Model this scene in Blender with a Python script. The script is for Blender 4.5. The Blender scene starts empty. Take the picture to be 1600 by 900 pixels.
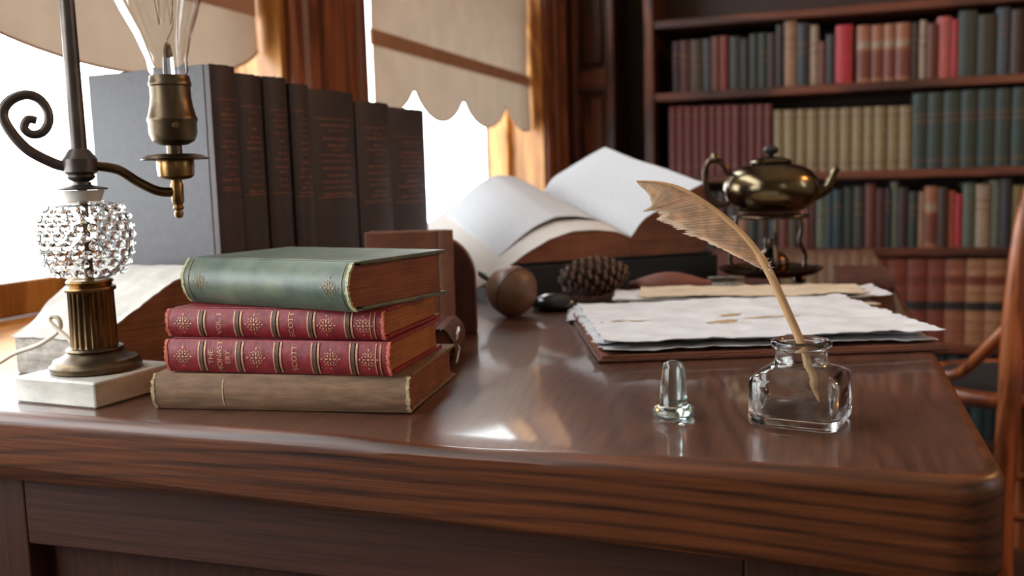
import bpy, bmesh, math, random
import numpy as np
from math import sin, cos, pi, radians, sqrt, atan2
from mathutils import Vector, Matrix, Euler, noise

random.seed(7)
scene = bpy.context.scene
C = scene.collection
DZ = 0.76                                    # desk top height

# ------------------------------------------------------------------ camera
FPX, CAMZ = 1490.0, DZ + 0.147
pitch, yaw, roll = math.atan(174/1490.0), 0.32, 0.030
F = Vector((-sin(yaw)*cos(pitch), cos(yaw)*cos(pitch), -sin(pitch)))
R = Vector((cos(yaw), sin(yaw), 0)); U = R.cross(F)
R2 = cos(roll)*R - sin(roll)*U; U2 = cos(roll)*U + sin(roll)*R
cam = bpy.data.cameras.new('camera'); camo = bpy.data.objects.new('camera', cam); C.objects.link(camo)
camo.matrix_world = Matrix(((R2.x, U2.x, -F.x, 0), (R2.y, U2.y, -F.y, 0), (R2.z, U2.z, -F.z, CAMZ), (0, 0, 0, 1)))
cam.sensor_width = 36.0; cam.lens = FPX/1600*36.0
cam.clip_start = 0.02; cam.clip_end = 200
cam.dof.use_dof = True; cam.dof.focus_distance = 0.57; cam.dof.aperture_fstop = 8.5
scene.camera = camo

# ------------------------------------------------------------------ world, exposure
SKY = 9.0
w = bpy.data.worlds.new('overcast_sky'); scene.world = w; w.use_nodes = True
bg = w.node_tree.nodes['Background']; bg.inputs['Color'].default_value = (0.93, 0.97, 1.0, 1); bg.inputs['Strength'].default_value = SKY
vs = scene.view_settings
vs.view_transform = 'Standard'; vs.look = 'None'; vs.gamma = 1.0; vs.use_curve_mapping = False; vs.exposure = 0.12
cy = scene.cycles
cy.max_bounces = 10; cy.diffuse_bounces = 5; cy.glossy_bounces = 5; cy.transmission_bounces = 10; cy.transparent_max_bounces = 16
cy.caustics_refractive = True; cy.caustics_reflective = False; cy.sample_clamp_indirect = 6.0; cy.blur_glossy = 0.5

def portal(name, loc, rot, sx, sy):
    l = bpy.data.lights.new(name, 'AREA'); l.shape = 'RECTANGLE'; l.size = sx; l.size_y = sy
    l.cycles.is_portal = True
    o = bpy.data.objects.new(name, l); o.location = loc; o.rotation_euler = rot; C.objects.link(o)
WX = -0.86                                   # inner face of the window wall
W1 = (-0.75, 1.431); W2 = (1.713, 2.97); WZ = (0.72, 2.25)
for i, (a, b) in enumerate((W1, W2)):
    portal('window_daylight_%d' % (i+1), (WX-0.16, (a+b)/2, (WZ[0]+WZ[1])/2), (0, -pi/2, 0), WZ[1]-WZ[0], b-a)
W3 = (2.05, 2.4); W3Z = (1.0, 2.2)        # unseen window added behind the camera for fill light (x range)
portal('window_daylight_3', ((W3[0]+W3[1])/2, -2.18, (W3Z[0]+W3Z[1])/2), (pi/2, 0, 0), W3[1]-W3[0], W3Z[1]-W3Z[0])
W4 = (0.9, 1.3)                              # unseen window added in the right-hand wall as side fill (y range)
portal('window_daylight_4', (2.68, (W4[0]+W4[1])/2, (W3Z[0]+W3Z[1])/2), (0, pi/2, 0), W3Z[1]-W3Z[0], W4[1]-W4[0])

# ------------------------------------------------------------------ materials
def srgb(r, g, b):
    f = lambda c: (c/255/12.92) if c/255 <= 0.04045 else ((c/255+0.055)/1.055)**2.4
    return (f(r), f(g), f(b))
def nodes(name):
    m = bpy.data.materials.new(name); m.use_nodes = True
    nt = m.node_tree; return m, nt, nt.nodes['Principled BSDF']
def mul(c, k): return tuple(min(1, max(0, x*k)) for x in c)
def mat(name, col, rough=0.6, metal=0.0, var=0.25, scale=60, bump=0.0, stretch=(1, 1, 1), coat=0.0, spec=0.5, col2=None, detail=5):
    m, nt, p = nodes(name); N, L = nt.nodes, nt.links
    tc = N.new('ShaderNodeTexCoord'); mp = N.new('ShaderNodeMapping'); mp.inputs['Scale'].default_value = stretch
    L.new(tc.outputs['Object'], mp.inputs['Vector'])
    nz = N.new('ShaderNodeTexNoise'); nz.inputs['Scale'].default_value = scale; nz.inputs['Detail'].default_value = detail; nz.inputs['Roughness'].default_value = 0.6
    L.new(mp.outputs['Vector'], nz.inputs['Vector'])
    cr = N.new('ShaderNodeValToRGB'); cr.color_ramp.elements[0].position = 0.32; cr.color_ramp.elements[1].position = 0.68
    a = mul(col, 1-var); b = col2 if col2 else mul(col, 1+var)
    cr.color_ramp.elements[0].color = (*a, 1); cr.color_ramp.elements[1].color = (*b, 1)
    L.new(nz.outputs['Fac'], cr.inputs['Fac']); L.new(cr.outputs['Color'], p.inputs['Base Color'])
    p.inputs['Roughness'].default_value = rough; p.inputs['Metallic'].default_value = metal
    p.inputs['Specular IOR Level'].default_value = spec
    p.inputs['Coat Weight'].default_value = coat; p.inputs['Coat Roughness'].default_value = 0.15
    if bump:
        bp = N.new('ShaderNodeBump'); bp.inputs['Strength'].default_value = bump; bp.inputs['Distance'].default_value = 0.001
        L.new(nz.outputs['Fac'], bp.inputs['Height']); L.new(bp.outputs['Normal'], p.inputs['Normal'])
    return m
def wood(name, dark, light, axis=0, scale=9.0, rough=0.3, bump=0.15, coat=0.0, contrast=(0.3, 0.72), dist=5.0, spec=0.5):
    m, nt, p = nodes(name); N, L = nt.nodes, nt.links
    tc = N.new('ShaderNodeTexCoord'); mp = N.new('ShaderNodeMapping')
    s = [1.0, 1.0, 1.0]; s[axis] = 0.13; mp.inputs['Scale'].default_value = s
    L.new(tc.outputs['Object'], mp.inputs['Vector'])
    n1 = N.new('ShaderNodeTexNoise'); n1.inputs['Scale'].default_value = scale; n1.inputs['Detail'].default_value = 3; n1.inputs['Distortion'].default_value = 0.6
    L.new(mp.outputs['Vector'], n1.inputs['Vector'])
    mm = N.new('ShaderNodeMath'); mm.operation = 'MULTIPLY'; mm.inputs[1].default_value = dist*6.0
    L.new(n1.outputs['Fac'], mm.inputs[0])
    sn = N.new('ShaderNodeMath'); sn.operation = 'SINE'; L.new(mm.outputs[0], sn.inputs[0])
    ab = N.new('ShaderNodeMath'); ab.operation = 'MULTIPLY_ADD'; ab.inputs[1].default_value = 0.5; ab.inputs[2].default_value = 0.5
    L.new(sn.outputs[0], ab.inputs[0])
    n2 = N.new('ShaderNodeTexNoise'); n2.inputs['Scale'].default_value = scale*28; n2.inputs['Detail'].default_value = 4
    mp2 = N.new('ShaderNodeMapping'); s2 = [1.0, 1.0, 1.0]; s2[axis] = 0.04; mp2.inputs['Scale'].default_value = s2
    L.new(tc.outputs['Object'], mp2.inputs['Vector']); L.new(mp2.outputs['Vector'], n2.inputs['Vector'])
    mx = N.new('ShaderNodeMix'); mx.data_type = 'FLOAT'; mx.inputs[0].default_value = 0.55
    L.new(ab.outputs[0], mx.inputs[2]); L.new(n2.outputs['Fac'], mx.inputs[3])
    cr = N.new('ShaderNodeValToRGB'); cr.color_ramp.elements[0].position = contrast[0]; cr.color_ramp.elements[1].position = contrast[1]
    cr.color_ramp.elements[0].color = (*dark, 1); cr.color_ramp.elements[1].color = (*light, 1)
    L.new(mx.outputs[0], cr.inputs['Fac']); L.new(cr.outputs['Color'], p.inputs['Base Color'])
    p.inputs['Roughness'].default_value = rough; p.inputs['Coat Weight'].default_value = coat; p.inputs['Coat Roughness'].default_value = 0.12
    p.inputs['Specular IOR Level'].default_value = spec
    bp = N.new('ShaderNodeBump'); bp.inputs['Strength'].default_value = bump; bp.inputs['Distance'].default_value = 0.0006
    L.new(n2.outputs['Fac'], bp.inputs['Height']); L.new(bp.outputs['Normal'], p.inputs['Normal'])
    return m
def oak(name, dark, light, along=0, cross=2, lines=150, wob=4.0, rough=0.35, coat=0.1, bump=0.25, fine=0.5, contrast=(0.2, 0.75), wscale=7.0, coat_rough=0.15):
    """straight to cathedral grain: wavy dark growth lines across one axis plus fine pores"""
    m, nt, p = nodes(name); N, L = nt.nodes, nt.links
    tc = N.new('ShaderNodeTexCoord')
    def nzn(sc, st, det):
        mp = N.new('ShaderNodeMapping'); s = [1.0, 1.0, 1.0]; s[along] = st; mp.inputs['Scale'].default_value = s
        L.new(tc.outputs['Object'], mp.inputs['Vector']); n = N.new('ShaderNodeTexNoise'); n.inputs['Scale'].default_value = sc; n.inputs['Detail'].default_value = det
        L.new(mp.outputs['Vector'], n.inputs['Vector']); return n.outputs['Fac']
    def mth(op, a, b=None, c=None):
        q = N.new('ShaderNodeMath'); q.operation = op
        for i, v in enumerate((a, b, c)):
            if v is None: continue
            if isinstance(v, (int, float)): q.inputs[i].default_value = v
            else: L.new(v, q.inputs[i])
        return q.outputs[0]
    sep = N.new('ShaderNodeSeparateXYZ'); L.new(tc.outputs['Object'], sep.inputs[0])
    ph = mth('MULTIPLY_ADD', sep.outputs[cross], lines, mth('MULTIPLY', nzn(wscale, 0.28, 2), wob*6.0))
    sn = mth('MULTIPLY_ADD', mth('SINE', mth('MULTIPLY', ph, 6.283)), 0.5, 0.5)
    amp = mth('MULTIPLY', nzn(16, 0.25, 4), 1.25)
    ring = mth('SUBTRACT', 1.0, mth('MULTIPLY', mth('POWER', sn, 3.0), amp))
    pore = nzn(420, 0.03, 3); tone = nzn(9, 0.25, 3)
    f = mth('ADD', mth('MULTIPLY', ring, 1-fine), mth('MULTIPLY', pore, fine))
    f = mth('ADD', f, mth('MULTIPLY_ADD', tone, 0.7, -0.35))
    cr = N.new('ShaderNodeValToRGB'); cr.color_ramp.elements[0].position = contrast[0]; cr.color_ramp.elements[1].position = contrast[1]
    cr.color_ramp.elements[0].color = (*dark, 1); cr.color_ramp.elements[1].color = (*light, 1)
    L.new(f, cr.inputs['Fac']); L.new(cr.outputs['Color'], p.inputs['Base Color'])
    p.inputs['Roughness'].default_value = rough; p.inputs['Coat Weight'].default_value = coat; p.inputs['Coat Roughness'].default_value = coat_rough
    bp = N.new('ShaderNodeBump'); bp.inputs['Strength'].default_value = bump; bp.inputs['Distance'].default_value = 0.0005
    L.new(pore, bp.inputs['Height']); L.new(bp.outputs['Normal'], p.inputs['Normal'])
    return m
def pages(name, col, axis=2, freq=900, var=0.35, rough=0.85):
    m, nt, p = nodes(name); N, L = nt.nodes, nt.links
    tc = N.new('ShaderNodeTexCoord'); mp = N.new('ShaderNodeMapping')
    s = [0.02, 0.02, 0.02]; s[axis] = 1.0; mp.inputs['Scale'].default_value = s
    L.new(tc.outputs['Object'], mp.inputs['Vector'])
    n1 = N.new('ShaderNodeTexNoise'); n1.inputs['Scale'].default_value = freq; n1.inputs['Detail'].default_value = 3
    L.new(mp.outputs['Vector'], n1.inputs['Vector'])
    n2 = N.new('ShaderNodeTexNoise'); n2.inputs['Scale'].default_value = 40; L.new(tc.outputs['Object'], n2.inputs['Vector'])
    mx = N.new('ShaderNodeMix'); mx.data_type = 'FLOAT'; mx.inputs[0].default_value = 0.4
    L.new(n1.outputs['Fac'], mx.inputs[2]); L.new(n2.outputs['Fac'], mx.inputs[3])
    cr = N.new('ShaderNodeValToRGB'); cr.color_ramp.elements[0].position = 0.35; cr.color_ramp.elements[1].position = 0.65
    cr.color_ramp.elements[0].color = (*mul(col, 1-var), 1); cr.color_ramp.elements[1].color = (*mul(col, 1+var), 1)
    L.new(mx.outputs[0], cr.inputs['Fac']); L.new(cr.outputs['Color'], p.inputs['Base Color'])
    p.inputs['Roughness'].default_value = rough
    bp = N.new('ShaderNodeBump'); bp.inputs['Strength'].default_value = 0.3; bp.inputs['Distance'].default_value = 0.0004
    L.new(n1.outputs['Fac'], bp.inputs['Height']); L.new(bp.outputs['Normal'], p.inputs['Normal'])
    return m
def glass(name, col=(1, 1, 1), rough=0.0, ior=1.5):
    m, nt, p = nodes(name)
    p.inputs['Base Color'].default_value = (*col, 1); p.inputs['Transmission Weight'].default_value = 1.0
    p.inputs['Roughness'].default_value = rough; p.inputs['IOR'].default_value = ior
    return m
def pane_glass(name):
    m, nt, p = nodes(name); N, L = nt.nodes, nt.links
    tr = N.new('ShaderNodeBsdfTransparent'); tr.inputs['Color'].default_value = (0.97, 0.98, 0.98, 1)
    gl = N.new('ShaderNodeBsdfGlossy'); gl.inputs['Roughness'].default_value = 0.02
    lw = N.new('ShaderNodeLayerWeight'); lw.inputs['Blend'].default_value = 0.5
    pw_ = N.new('ShaderNodeMath'); pw_.operation = 'POWER'; pw_.inputs[1].default_value = 5.0; L.new(lw.outputs['Facing'], pw_.inputs[0])
    fr = N.new('ShaderNodeMath'); fr.operation = 'MULTIPLY_ADD'; fr.inputs[1].default_value = 0.9; fr.inputs[2].default_value = 0.04; L.new(pw_.outputs[0], fr.inputs[0])
    mx = N.new('ShaderNodeMixShader'); L.new(fr.outputs[0], mx.inputs[0]); L.new(tr.outputs[0], mx.inputs[1]); L.new(gl.outputs[0], mx.inputs[2])
    L.new(mx.outputs[0], N['Material Output'].inputs['Surface']); N.remove(p)
    return m
def thin_cloth(name, col, trans=0.5, rough=0.9, var=0.12, scale=30, tcol=None, stretch=(1, 1, 1)):
    m, nt, p = nodes(name); N, L = nt.nodes, nt.links
    tc = N.new('ShaderNodeTexCoord'); mp = N.new('ShaderNodeMapping'); mp.inputs['Scale'].default_value = stretch
    L.new(tc.outputs['Object'], mp.inputs['Vector'])
    nz = N.new('ShaderNodeTexNoise'); nz.inputs['Scale'].default_value = scale; nz.inputs['Detail'].default_value = 5
    L.new(mp.outputs['Vector'], nz.inputs['Vector'])
    cr = N.new('ShaderNodeValToRGB'); cr.color_ramp.elements[0].position = 0.35; cr.color_ramp.elements[1].position = 0.65
    cr.color_ramp.elements[0].color = (*mul(col, 1-var), 1); cr.color_ramp.elements[1].color = (*mul(col, 1+var), 1)
    L.new(nz.outputs['Fac'], cr.inputs['Fac'])
    di = N.new('ShaderNodeBsdfDiffuse'); tl = N.new('ShaderNodeBsdfTranslucent')
    L.new(cr.outputs['Color'], di.inputs['Color'])
    if tcol: tl.inputs['Color'].default_value = (*tcol, 1)
    else: L.new(cr.outputs['Color'], tl.inputs['Color'])
    mx = N.new('ShaderNodeMixShader'); mx.inputs[0].default_value = trans
    L.new(di.outputs[0], mx.inputs[1]); L.new(tl.outputs[0], mx.inputs[2]); L.new(mx.outputs[0], N['Material Output'].inputs['Surface'])
    N.remove(p); return m

# ------------------------------------------------------------------ mesh helpers
def obj(name, v, f, m, parent=None, smooth=None, label=None):
    me = bpy.data.meshes.new(name); me.from_pydata([tuple(p) for p in v], [], f); me.update()
    bm = bmesh.new(); bm.from_mesh(me); bmesh.ops.recalc_face_normals(bm, faces=bm.faces); bm.to_mesh(me); bm.free()
    if smooth is not None:
        me.shade_smooth()
        if smooth < 180: me.set_sharp_from_angle(angle=radians(smooth))
    me.materials.append(m)
    o = bpy.data.objects.new(name, me); C.objects.link(o)
    if parent is not None: o.parent = parent
    if label: o['label'] = label
    return o
def tag(o, label, cat, group=None, kind=None):
    o['label'] = label; o['category'] = cat
    if group: o['group'] = group
    if kind: o['kind'] = kind
    return o
def thing(name, label, cat, loc=(0, 0, 0), rotz=0.0, group=None):
    o = bpy.data.objects.new(name, None); C.objects.link(o); o.empty_display_size = 0.02
    o.location = loc; o.rotation_euler = (0, 0, rotz)
    return tag(o, label, cat, group)
def structure(o):
    o['kind'] = 'structure'; return o
def boxes(bs):
    V, Fc = [], []
    for (x0, x1, y0, y1, z0, z1) in bs:
        b = len(V)
        V += [(x0, y0, z0), (x1, y0, z0), (x1, y1, z0), (x0, y1, z0), (x0, y0, z1), (x1, y0, z1), (x1, y1, z1), (x0, y1, z1)]
        Fc += [(b, b+3, b+2, b+1), (b+4, b+5, b+6, b+7), (b, b+1, b+5, b+4), (b+1, b+2, b+6, b+5), (b+2, b+3, b+7, b+6), (b+3, b, b+4, b+7)]
    return V, Fc
def bevel(o, wd=0.001, seg=2):
    md = o.modifiers.new('bevel', 'BEVEL'); md.width = wd; md.segments = seg; md.limit_method = 'ANGLE'; md.angle_limit = radians(40)
    return o
def lathe(prof, n=40, flute=None):
    """prof: (r, z) list, revolved about z"""
    V, Fc = [], []
    for (r, z) in prof:
        for i in range(n):
            a = 2*pi*i/n; rr = r
            if flute: rr = r*flute(a, z)
            V.append((rr*cos(a), rr*sin(a), z))
    for j in range(len(prof)-1):
        for i in range(n):
            k = (i+1) % n
            Fc.append((j*n+i, j*n+k, (j+1)*n+k, (j+1)*n+i))
    if prof[0][0] > 1e-6: Fc.append(tuple(range(n-1, -1, -1)))
    if prof[-1][0] > 1e-6: Fc.append(tuple(range((len(prof)-1)*n, len(prof)*n)))
    return V, Fc
def spline(pts, n=6):
    P = [Vector(p) for p in pts]; out = []
    for i in range(len(P)-1):
        p0 = P[max(i-1, 0)]; p1 = P[i]; p2 = P[i+1]; p3 = P[min(i+2, len(P)-1)]
        for k in range(n):
            t = k/n
            out.append(0.5*((2*p1)+(p2-p0)*t+(2*p0-5*p1+4*p2-p3)*t*t+(3*p1-p0-3*p2+p3)*t**3))
    out.append(P[-1]); return out
def tube(path, rad, n=10, closed=False):
    P = [Vector(p) for p in path]; m = len(P)
    rd = rad if isinstance(rad, (list, tuple)) else [rad]*m
    V, Fc = [], []; prev = None
    for i in range(m):
        a = P[(i-1) % m] if (closed or i > 0) else P[i]; b = P[(i+1) % m] if (closed or i < m-1) else P[i]
        t = (b-a).normalized()
        if prev is None:
            up = Vector((0, 0, 1)) if abs(t.z) < 0.9 else Vector((1, 0, 0)); x = t.cross(up).normalized()
        else:
            x = (prev-t*prev.dot(t)).normalized()
        y = t.cross(x); prev = x
        for k in range(n):
            an = 2*pi*k/n; V.append(P[i]+rd[i]*(cos(an)*x+sin(an)*y))
    for i in range(m if closed else m-1):
        for k in range(n):
            a = i*n+k; b = i*n+(k+1) % n; c = ((i+1) % m)*n+(k+1) % n; d = ((i+1) % m)*n+k
            Fc.append((a, b, c, d))
    if not closed:
        Fc.append(tuple(range(n-1, -1, -1))); Fc.append(tuple(range((m-1)*n, m*n)))
    return V, Fc
def rrect(x0, x1, y0, y1, r, seg=6):
    """rounded rectangle; r = (r at x0y0, x1y0, x1y1, x0y1)"""
    if not isinstance(r, (tuple, list)): r = (r,)*4
    out = []
    for (cx, cy, a0, rr) in ((x0+r[0], y0+r[0], pi, r[0]), (x1-r[1], y0+r[1], 1.5*pi, r[1]), (x1-r[2], y1-r[2], 0, r[2]), (x0+r[3], y1-r[3], .5*pi, r[3])):
        for k in range(seg+1):
            a = a0+.5*pi*k/seg; out.append((cx+rr*cos(a), cy+rr*sin(a)))
    return out
def slab(x0, x1, y0, y1, r, prof, seg=6):
    """prof: list of (inset, z) bottom to top"""
    V, Fc = [], []
    rs = r if isinstance(r, (tuple, list)) else (r,)*4
    n = None
    for ins, z in prof:
        pts = rrect(x0+ins, x1-ins, y0+ins, y1-ins, tuple(max(q-ins, 0.0004) for q in rs), seg); n = len(pts)
        V += [(a, b, z) for a, b in pts]
    for j in range(len(prof)-1):
        for i in range(n):
            k = (i+1) % n; Fc.append((j*n+i, j*n+k, (j+1)*n+k, (j+1)*n+i))
    Fc.append(tuple(range(n-1, -1, -1))); Fc.append(tuple(range((len(prof)-1)*n, len(prof)*n)))
    return V, Fc
def grid(nu, nv, fn):
    V = [fn(i/nu, j/nv) for j in range(nv+1) for i in range(nu+1)]
    Fc = [(j*(nu+1)+i, j*(nu+1)+i+1, (j+1)*(nu+1)+i+1, (j+1)*(nu+1)+i) for j in range(nv) for i in range(nu)]
    return V, Fc
def shell(nu, nv, fn, th):
    """closed thin solid: grid fn and the same pushed by th = Vector or float in -z"""
    d = Vector((0, 0, -th)) if not isinstance(th, Vector) else th
    V, Fc = grid(nu, nv, fn); n = len(V)
    V = V+[tuple(Vector(p)+d) for p in V]
    Fc2 = [tuple(reversed([i+n for i in f])) for f in Fc]
    rim = [i for i in range(nu+1)]+[j*(nu+1)+nu for j in range(1, nv+1)]+[nv*(nu+1)+i for i in range(nu-1, -1, -1)]+[j*(nu+1) for j in range(nv-1, 0, -1)]
    sd = [(rim[k], rim[(k+1) % len(rim)], rim[(k+1) % len(rim)]+n, rim[k]+n) for k in range(len(rim))]
    return V, Fc+Fc2+sd
def merge(*parts):
    V, Fc = [], []
    for v, f in parts:
        b = len(V); V += list(v); Fc += [tuple(i+b for i in q) for q in f]
    return V, Fc
def xf(vf, mtx):
    return [mtx @ Vector(p) for p in vf[0]], vf[1]
def nz(x, y, z=0.0): return noise.noise(Vector((x, y, z)))
def child_of(o, parent): o.parent = parent; return o

# ------------------------------------------------------------------ shared materials
M = {}
M['desk'] = wood('desk_oak', srgb(58, 30, 20), srgb(138, 80, 46), 0, 9, 0.22, 0.25, coat=0.25)
M['desk_top'] = oak('desk_top_oak', srgb(58, 34, 25), srgb(104, 67, 50), 1, 0, 60, 3.0, 0.36, 0.8, 0.14, 0.75, contrast=(0.25, 0.8), coat_rough=0.07)
M['desk_front'] = oak('desk_edge_oak', srgb(30, 15, 9), srgb(108, 57, 27), 0, 2, 105, 2.4, 0.40, 0.05, 0.4, 0.62, contrast=(0.25, 0.85), wscale=5.0)
M['desk_body'] = oak('desk_body_oak', srgb(44, 24, 18), srgb(76, 44, 32), 0, 2, 90, 1.6, 0.48, 0.0, 0.3, 0.85)
M['desk_stile'] = oak('desk_stile_oak', srgb(44, 24, 18), srgb(76, 44, 32), 2, 0, 90, 1.6, 0.48, 0.0, 0.3, 0.85)
M['mahogany'] = wood('shelf_mahogany', srgb(52, 26, 18), srgb(104, 56, 38), 0, 8, 0.4, 0.2)
M['mahogany_v'] = wood('upright_mahogany', srgb(52, 26, 18), srgb(104, 56, 38), 2, 8, 0.4, 0.2)
M['dark_panel'] = mat('dark_panel', srgb(52, 34, 28), 0.5, var=0.2, scale=8)
M['oak_trim'] = wood('oak_trim', srgb(104, 58, 36), srgb(148, 88, 56), 2, 14, 0.4, 0.2)
M['oak_light'] = wood('oak_light', srgb(150, 98, 46), srgb(196, 142, 76), 2, 14, 0.35, 0.15)
M['sill'] = wood('sill_oak', srgb(176, 112, 44), srgb(222, 158, 76), 1, 10, 0.35, 0.15)
M['plaster'] = mat('plaster', srgb(176, 160, 138), 0.9, var=0.05, scale=6)
M['floor'] = wood('floor_boards', srgb(50, 30, 22), srgb(92, 56, 38), 1, 5, 0.4, 0.2)
M['blind'] = thin_cloth('blind_cloth', srgb(196, 178, 158), 0.075, var=0.06, scale=14)
M['blind_hem'] = thin_cloth('blind_hem_cloth', srgb(188, 148, 124), 0.05, var=0.06, scale=20)
M['blind_bind'] = thin_cloth('blind_binding', srgb(170, 140, 116), 0.06, var=0.06, scale=20)
M['pane'] = pane_glass('pane_glass')
M['gold'] = mat('worn_gilt', srgb(188, 142, 110), 0.5, 0.3, var=0.3, scale=500)
M['gilt_dim'] = mat('dull_gilt', srgb(104, 68, 50), 0.6, 0.15, var=0.45, scale=240)
M['brass'] = mat('aged_brass', srgb(132, 104, 66), 0.3, 1.0, var=0.35, scale=60)
M['brass_dark'] = mat('tarnished_brass', srgb(96, 78, 54), 0.33, 1.0, var=0.35, scale=70)
M['bronze'] = mat('bronze', srgb(98, 84, 66), 0.38, 0.9, var=0.3, scale=80)
M['steel'] = mat('grey_iron', srgb(92, 84, 80), 0.4, 0.8, var=0.2, scale=60)

# ================================================================== THE ROOM
YB, YF, XR, ZC = 3.55, -2.2, 2.7, 2.7
structure(obj('floor', *boxes([(-1.06, XR+.2, YF-.2, YB+.2, -0.1, 0.0)]), M['floor']))
structure(obj('ceiling', *boxes([(-1.06, XR+.2, YF-.2, YB+.2, ZC, ZC+.1)]), M['plaster']))
xo = -1.06
structure(obj('wall_left', *boxes([(xo, WX, YF, YB, 0, 0.70), (xo, WX, YF, YB, 2.25, ZC), (xo, WX, YF, W1[0], 0.70, 2.25),
                                   (xo, WX, W1[1], W2[0], 0.70, 2.25), (xo, WX, W2[1], YB, 0.70, 2.25)]), M['dark_panel']))
structure(obj('wall_back', *boxes([(xo, XR+.2, YB, YB+.2, 0, ZC)]), M['dark_panel']))
structure(obj('wall_front', *boxes([(xo, XR+.2, YF-.2, YF, 0, W3Z[0]), (xo, XR+.2, YF-.2, YF, W3Z[1], ZC), (xo, W3[0], YF-.2, YF, W3Z[0], W3Z[1]), (W3[1], XR+.2, YF-.2, YF, W3Z[0], W3Z[1])]), M['plaster']))
structure(obj('wall_right', *boxes([(XR, XR+.2, YF, YB, 0, W3Z[0]), (XR, XR+.2, YF, YB, W3Z[1], ZC), (XR, XR+.2, YF, W4[0], W3Z[0], W3Z[1]), (XR, XR+.2, W4[1], YB, W3Z[0], W3Z[1])]), M['plaster']))

def moulding(name, y0, y1, steps, z0, z1, m):
    """vertical moulded casing on the window wall: steps = (fraction, projection)"""
    pts = [(WX-0.002, y0)]+[(WX+p, y0+(y1-y0)*t) for t, p in steps]+[(WX-0.002, y1)]
    n = len(pts); V = [(a, b, z0) for a, b in pts]+[(a, b, z1) for a, b in pts]
    Fc = [(i, (i+1) % n, n+(i+1) % n, n+i) for i in range(n)]+[tuple(range(n)), tuple(range(2*n-1, n-1, -1))]
    return structure(obj(name, V, Fc, m))
flut = [(0, .012), (.04, .016), (.10, .016), (.13, .008), (.17, .008), (.2, .014), (.32, .014), (.335, .006), (.36, .006), (.375, .018), (.5, .021), (.625, .018), (.64, .006), (.665, .006), (.68, .014), (.8, .014), (.83, .008), (.87, .008), (.9, .016), (.96, .016), (1, .012)]
moulding('trim_1', W1[1], W2[0], flut, 0.70, 2.3, M['oak_trim'])
moulding('trim_2', W2[1], 3.20, [(0, .012), (.08, .02), (.3, .022), (.34, .008), (.4, .008), (.44, .018), (.75, .018), (.8, .006), (.9, .02), (1, .02)], 0.70, 2.3, M['oak_trim'])

def window(name, y0, y1, z0, z1):
    e = bpy.data.objects.new(name, None); C.objects.link(e); structure(e)
    xg = -0.985
    for k, (a, b) in enumerate(((y0, y0+.018), (y1-.018, y1))):
        obj('jamb', *boxes([(-1.04, WX+.001, a, b, z0, z1)]), M['oak_light'], e)
    obj('head_jamb', *boxes([(-1.04, WX+.001, y0+.018, y1-.018, z1-.02, z1)]), M['oak_light'], e)
    for a, b in ((y0+.018, y0+.055), (y1-.055, y1-.018)):
        bevel(obj('sash_stile', *boxes([(xg-.02, xg+.018, a, b, z0+.03, z1-.02)]), M['oak_light'], e), .004)
    bevel(obj('bottom_rail', *boxes([(xg-.02, xg+.018, y0+.055, y1-.055, z0+.03, z0+.075)]), M['oak_light'], e), .004)
    bevel(obj('meeting_rail', *boxes([(xg-.02, xg+.018, y0+.055, y1-.055, 1.395, 1.44)]), M['oak_light'], e), .004)
    bevel(obj('top_rail', *boxes([(xg-.02, xg+.018, y0+.055, y1-.055, z1-.07, z1-.02)]), M['oak_light'], e), .004)
    obj('pane', *boxes([(xg-.002, xg+.001, y0+.055, y1-.055, z0+.075, 1.395)]), M['pane'], e)
    obj('pane', *boxes([(xg-.002, xg+.001, y0+.055, y1-.055, 1.44, z1-.07)]), M['pane'], e)
    # sloping stool
    V = [(-1.0, y0, .748), (-.965, y0, .748), (-.845, y0, .712), (-.838, y0, .704), (-.842, y0, .684), (-.862, y0, .684), (-1.0, y0, .69)]
    n = len(V); V = V+[(a, y1, c) for a, b, c in V]
    obj('window_sill', V, [(i, (i+1) % n, n+(i+1) % n, n+i) for i in range(n)]+[tuple(range(n)), tuple(range(2*n-1, n-1, -1))], M['sill'], e)
    return e
window('window_1', W1[0], W1[1], WZ[0], WZ[1])
window('window_2', W2[0], W2[1], WZ[0], WZ[1])
def plain_window(name, axis, a0, a1, pos):  # sashed opening out of view, added to let in fill light
    e = bpy.data.objects.new(name, None); C.objects.link(e); structure(e)
    def bx(u0, u1, z0, z1, d=.04):
        return boxes([(u0, u1, pos-d/2, pos+d/2, z0, z1)]) if axis == 'x' else boxes([(pos-d/2, pos+d/2, u0, u1, z0, z1)])
    z0, z1 = W3Z; mid = (a0+a1)/2
    for u0, u1 in ((a0, a0+.05), (a1-.05, a1), (mid-.025, mid+.025)): obj('sash_stile', *bx(u0, u1, z0, z1), M['oak_light'], e)
    for q0, q1 in ((z0, z0+.06), (z1-.06, z1), (1.5, 1.55)):
        obj('sash_rail', *bx(a0+.05, mid-.025, q0, q1), M['oak_light'], e); obj('sash_rail', *bx(mid+.025, a1-.05, q0, q1), M['oak_light'], e)
    for u0, u1 in ((a0+.05, mid-.025), (mid+.025, a1-.05)):
        for q0, q1 in ((z0+.06, 1.5), (1.55, z1-.06)): obj('pane', *bx(u0, u1, q0, q1, .004), M['pane'], e)
plain_window('fill_window_3', 'x', W3[0], W3[1], YF-.1)
plain_window('fill_window_4', 'y', W4[0], W4[1], XR+.1)

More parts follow.
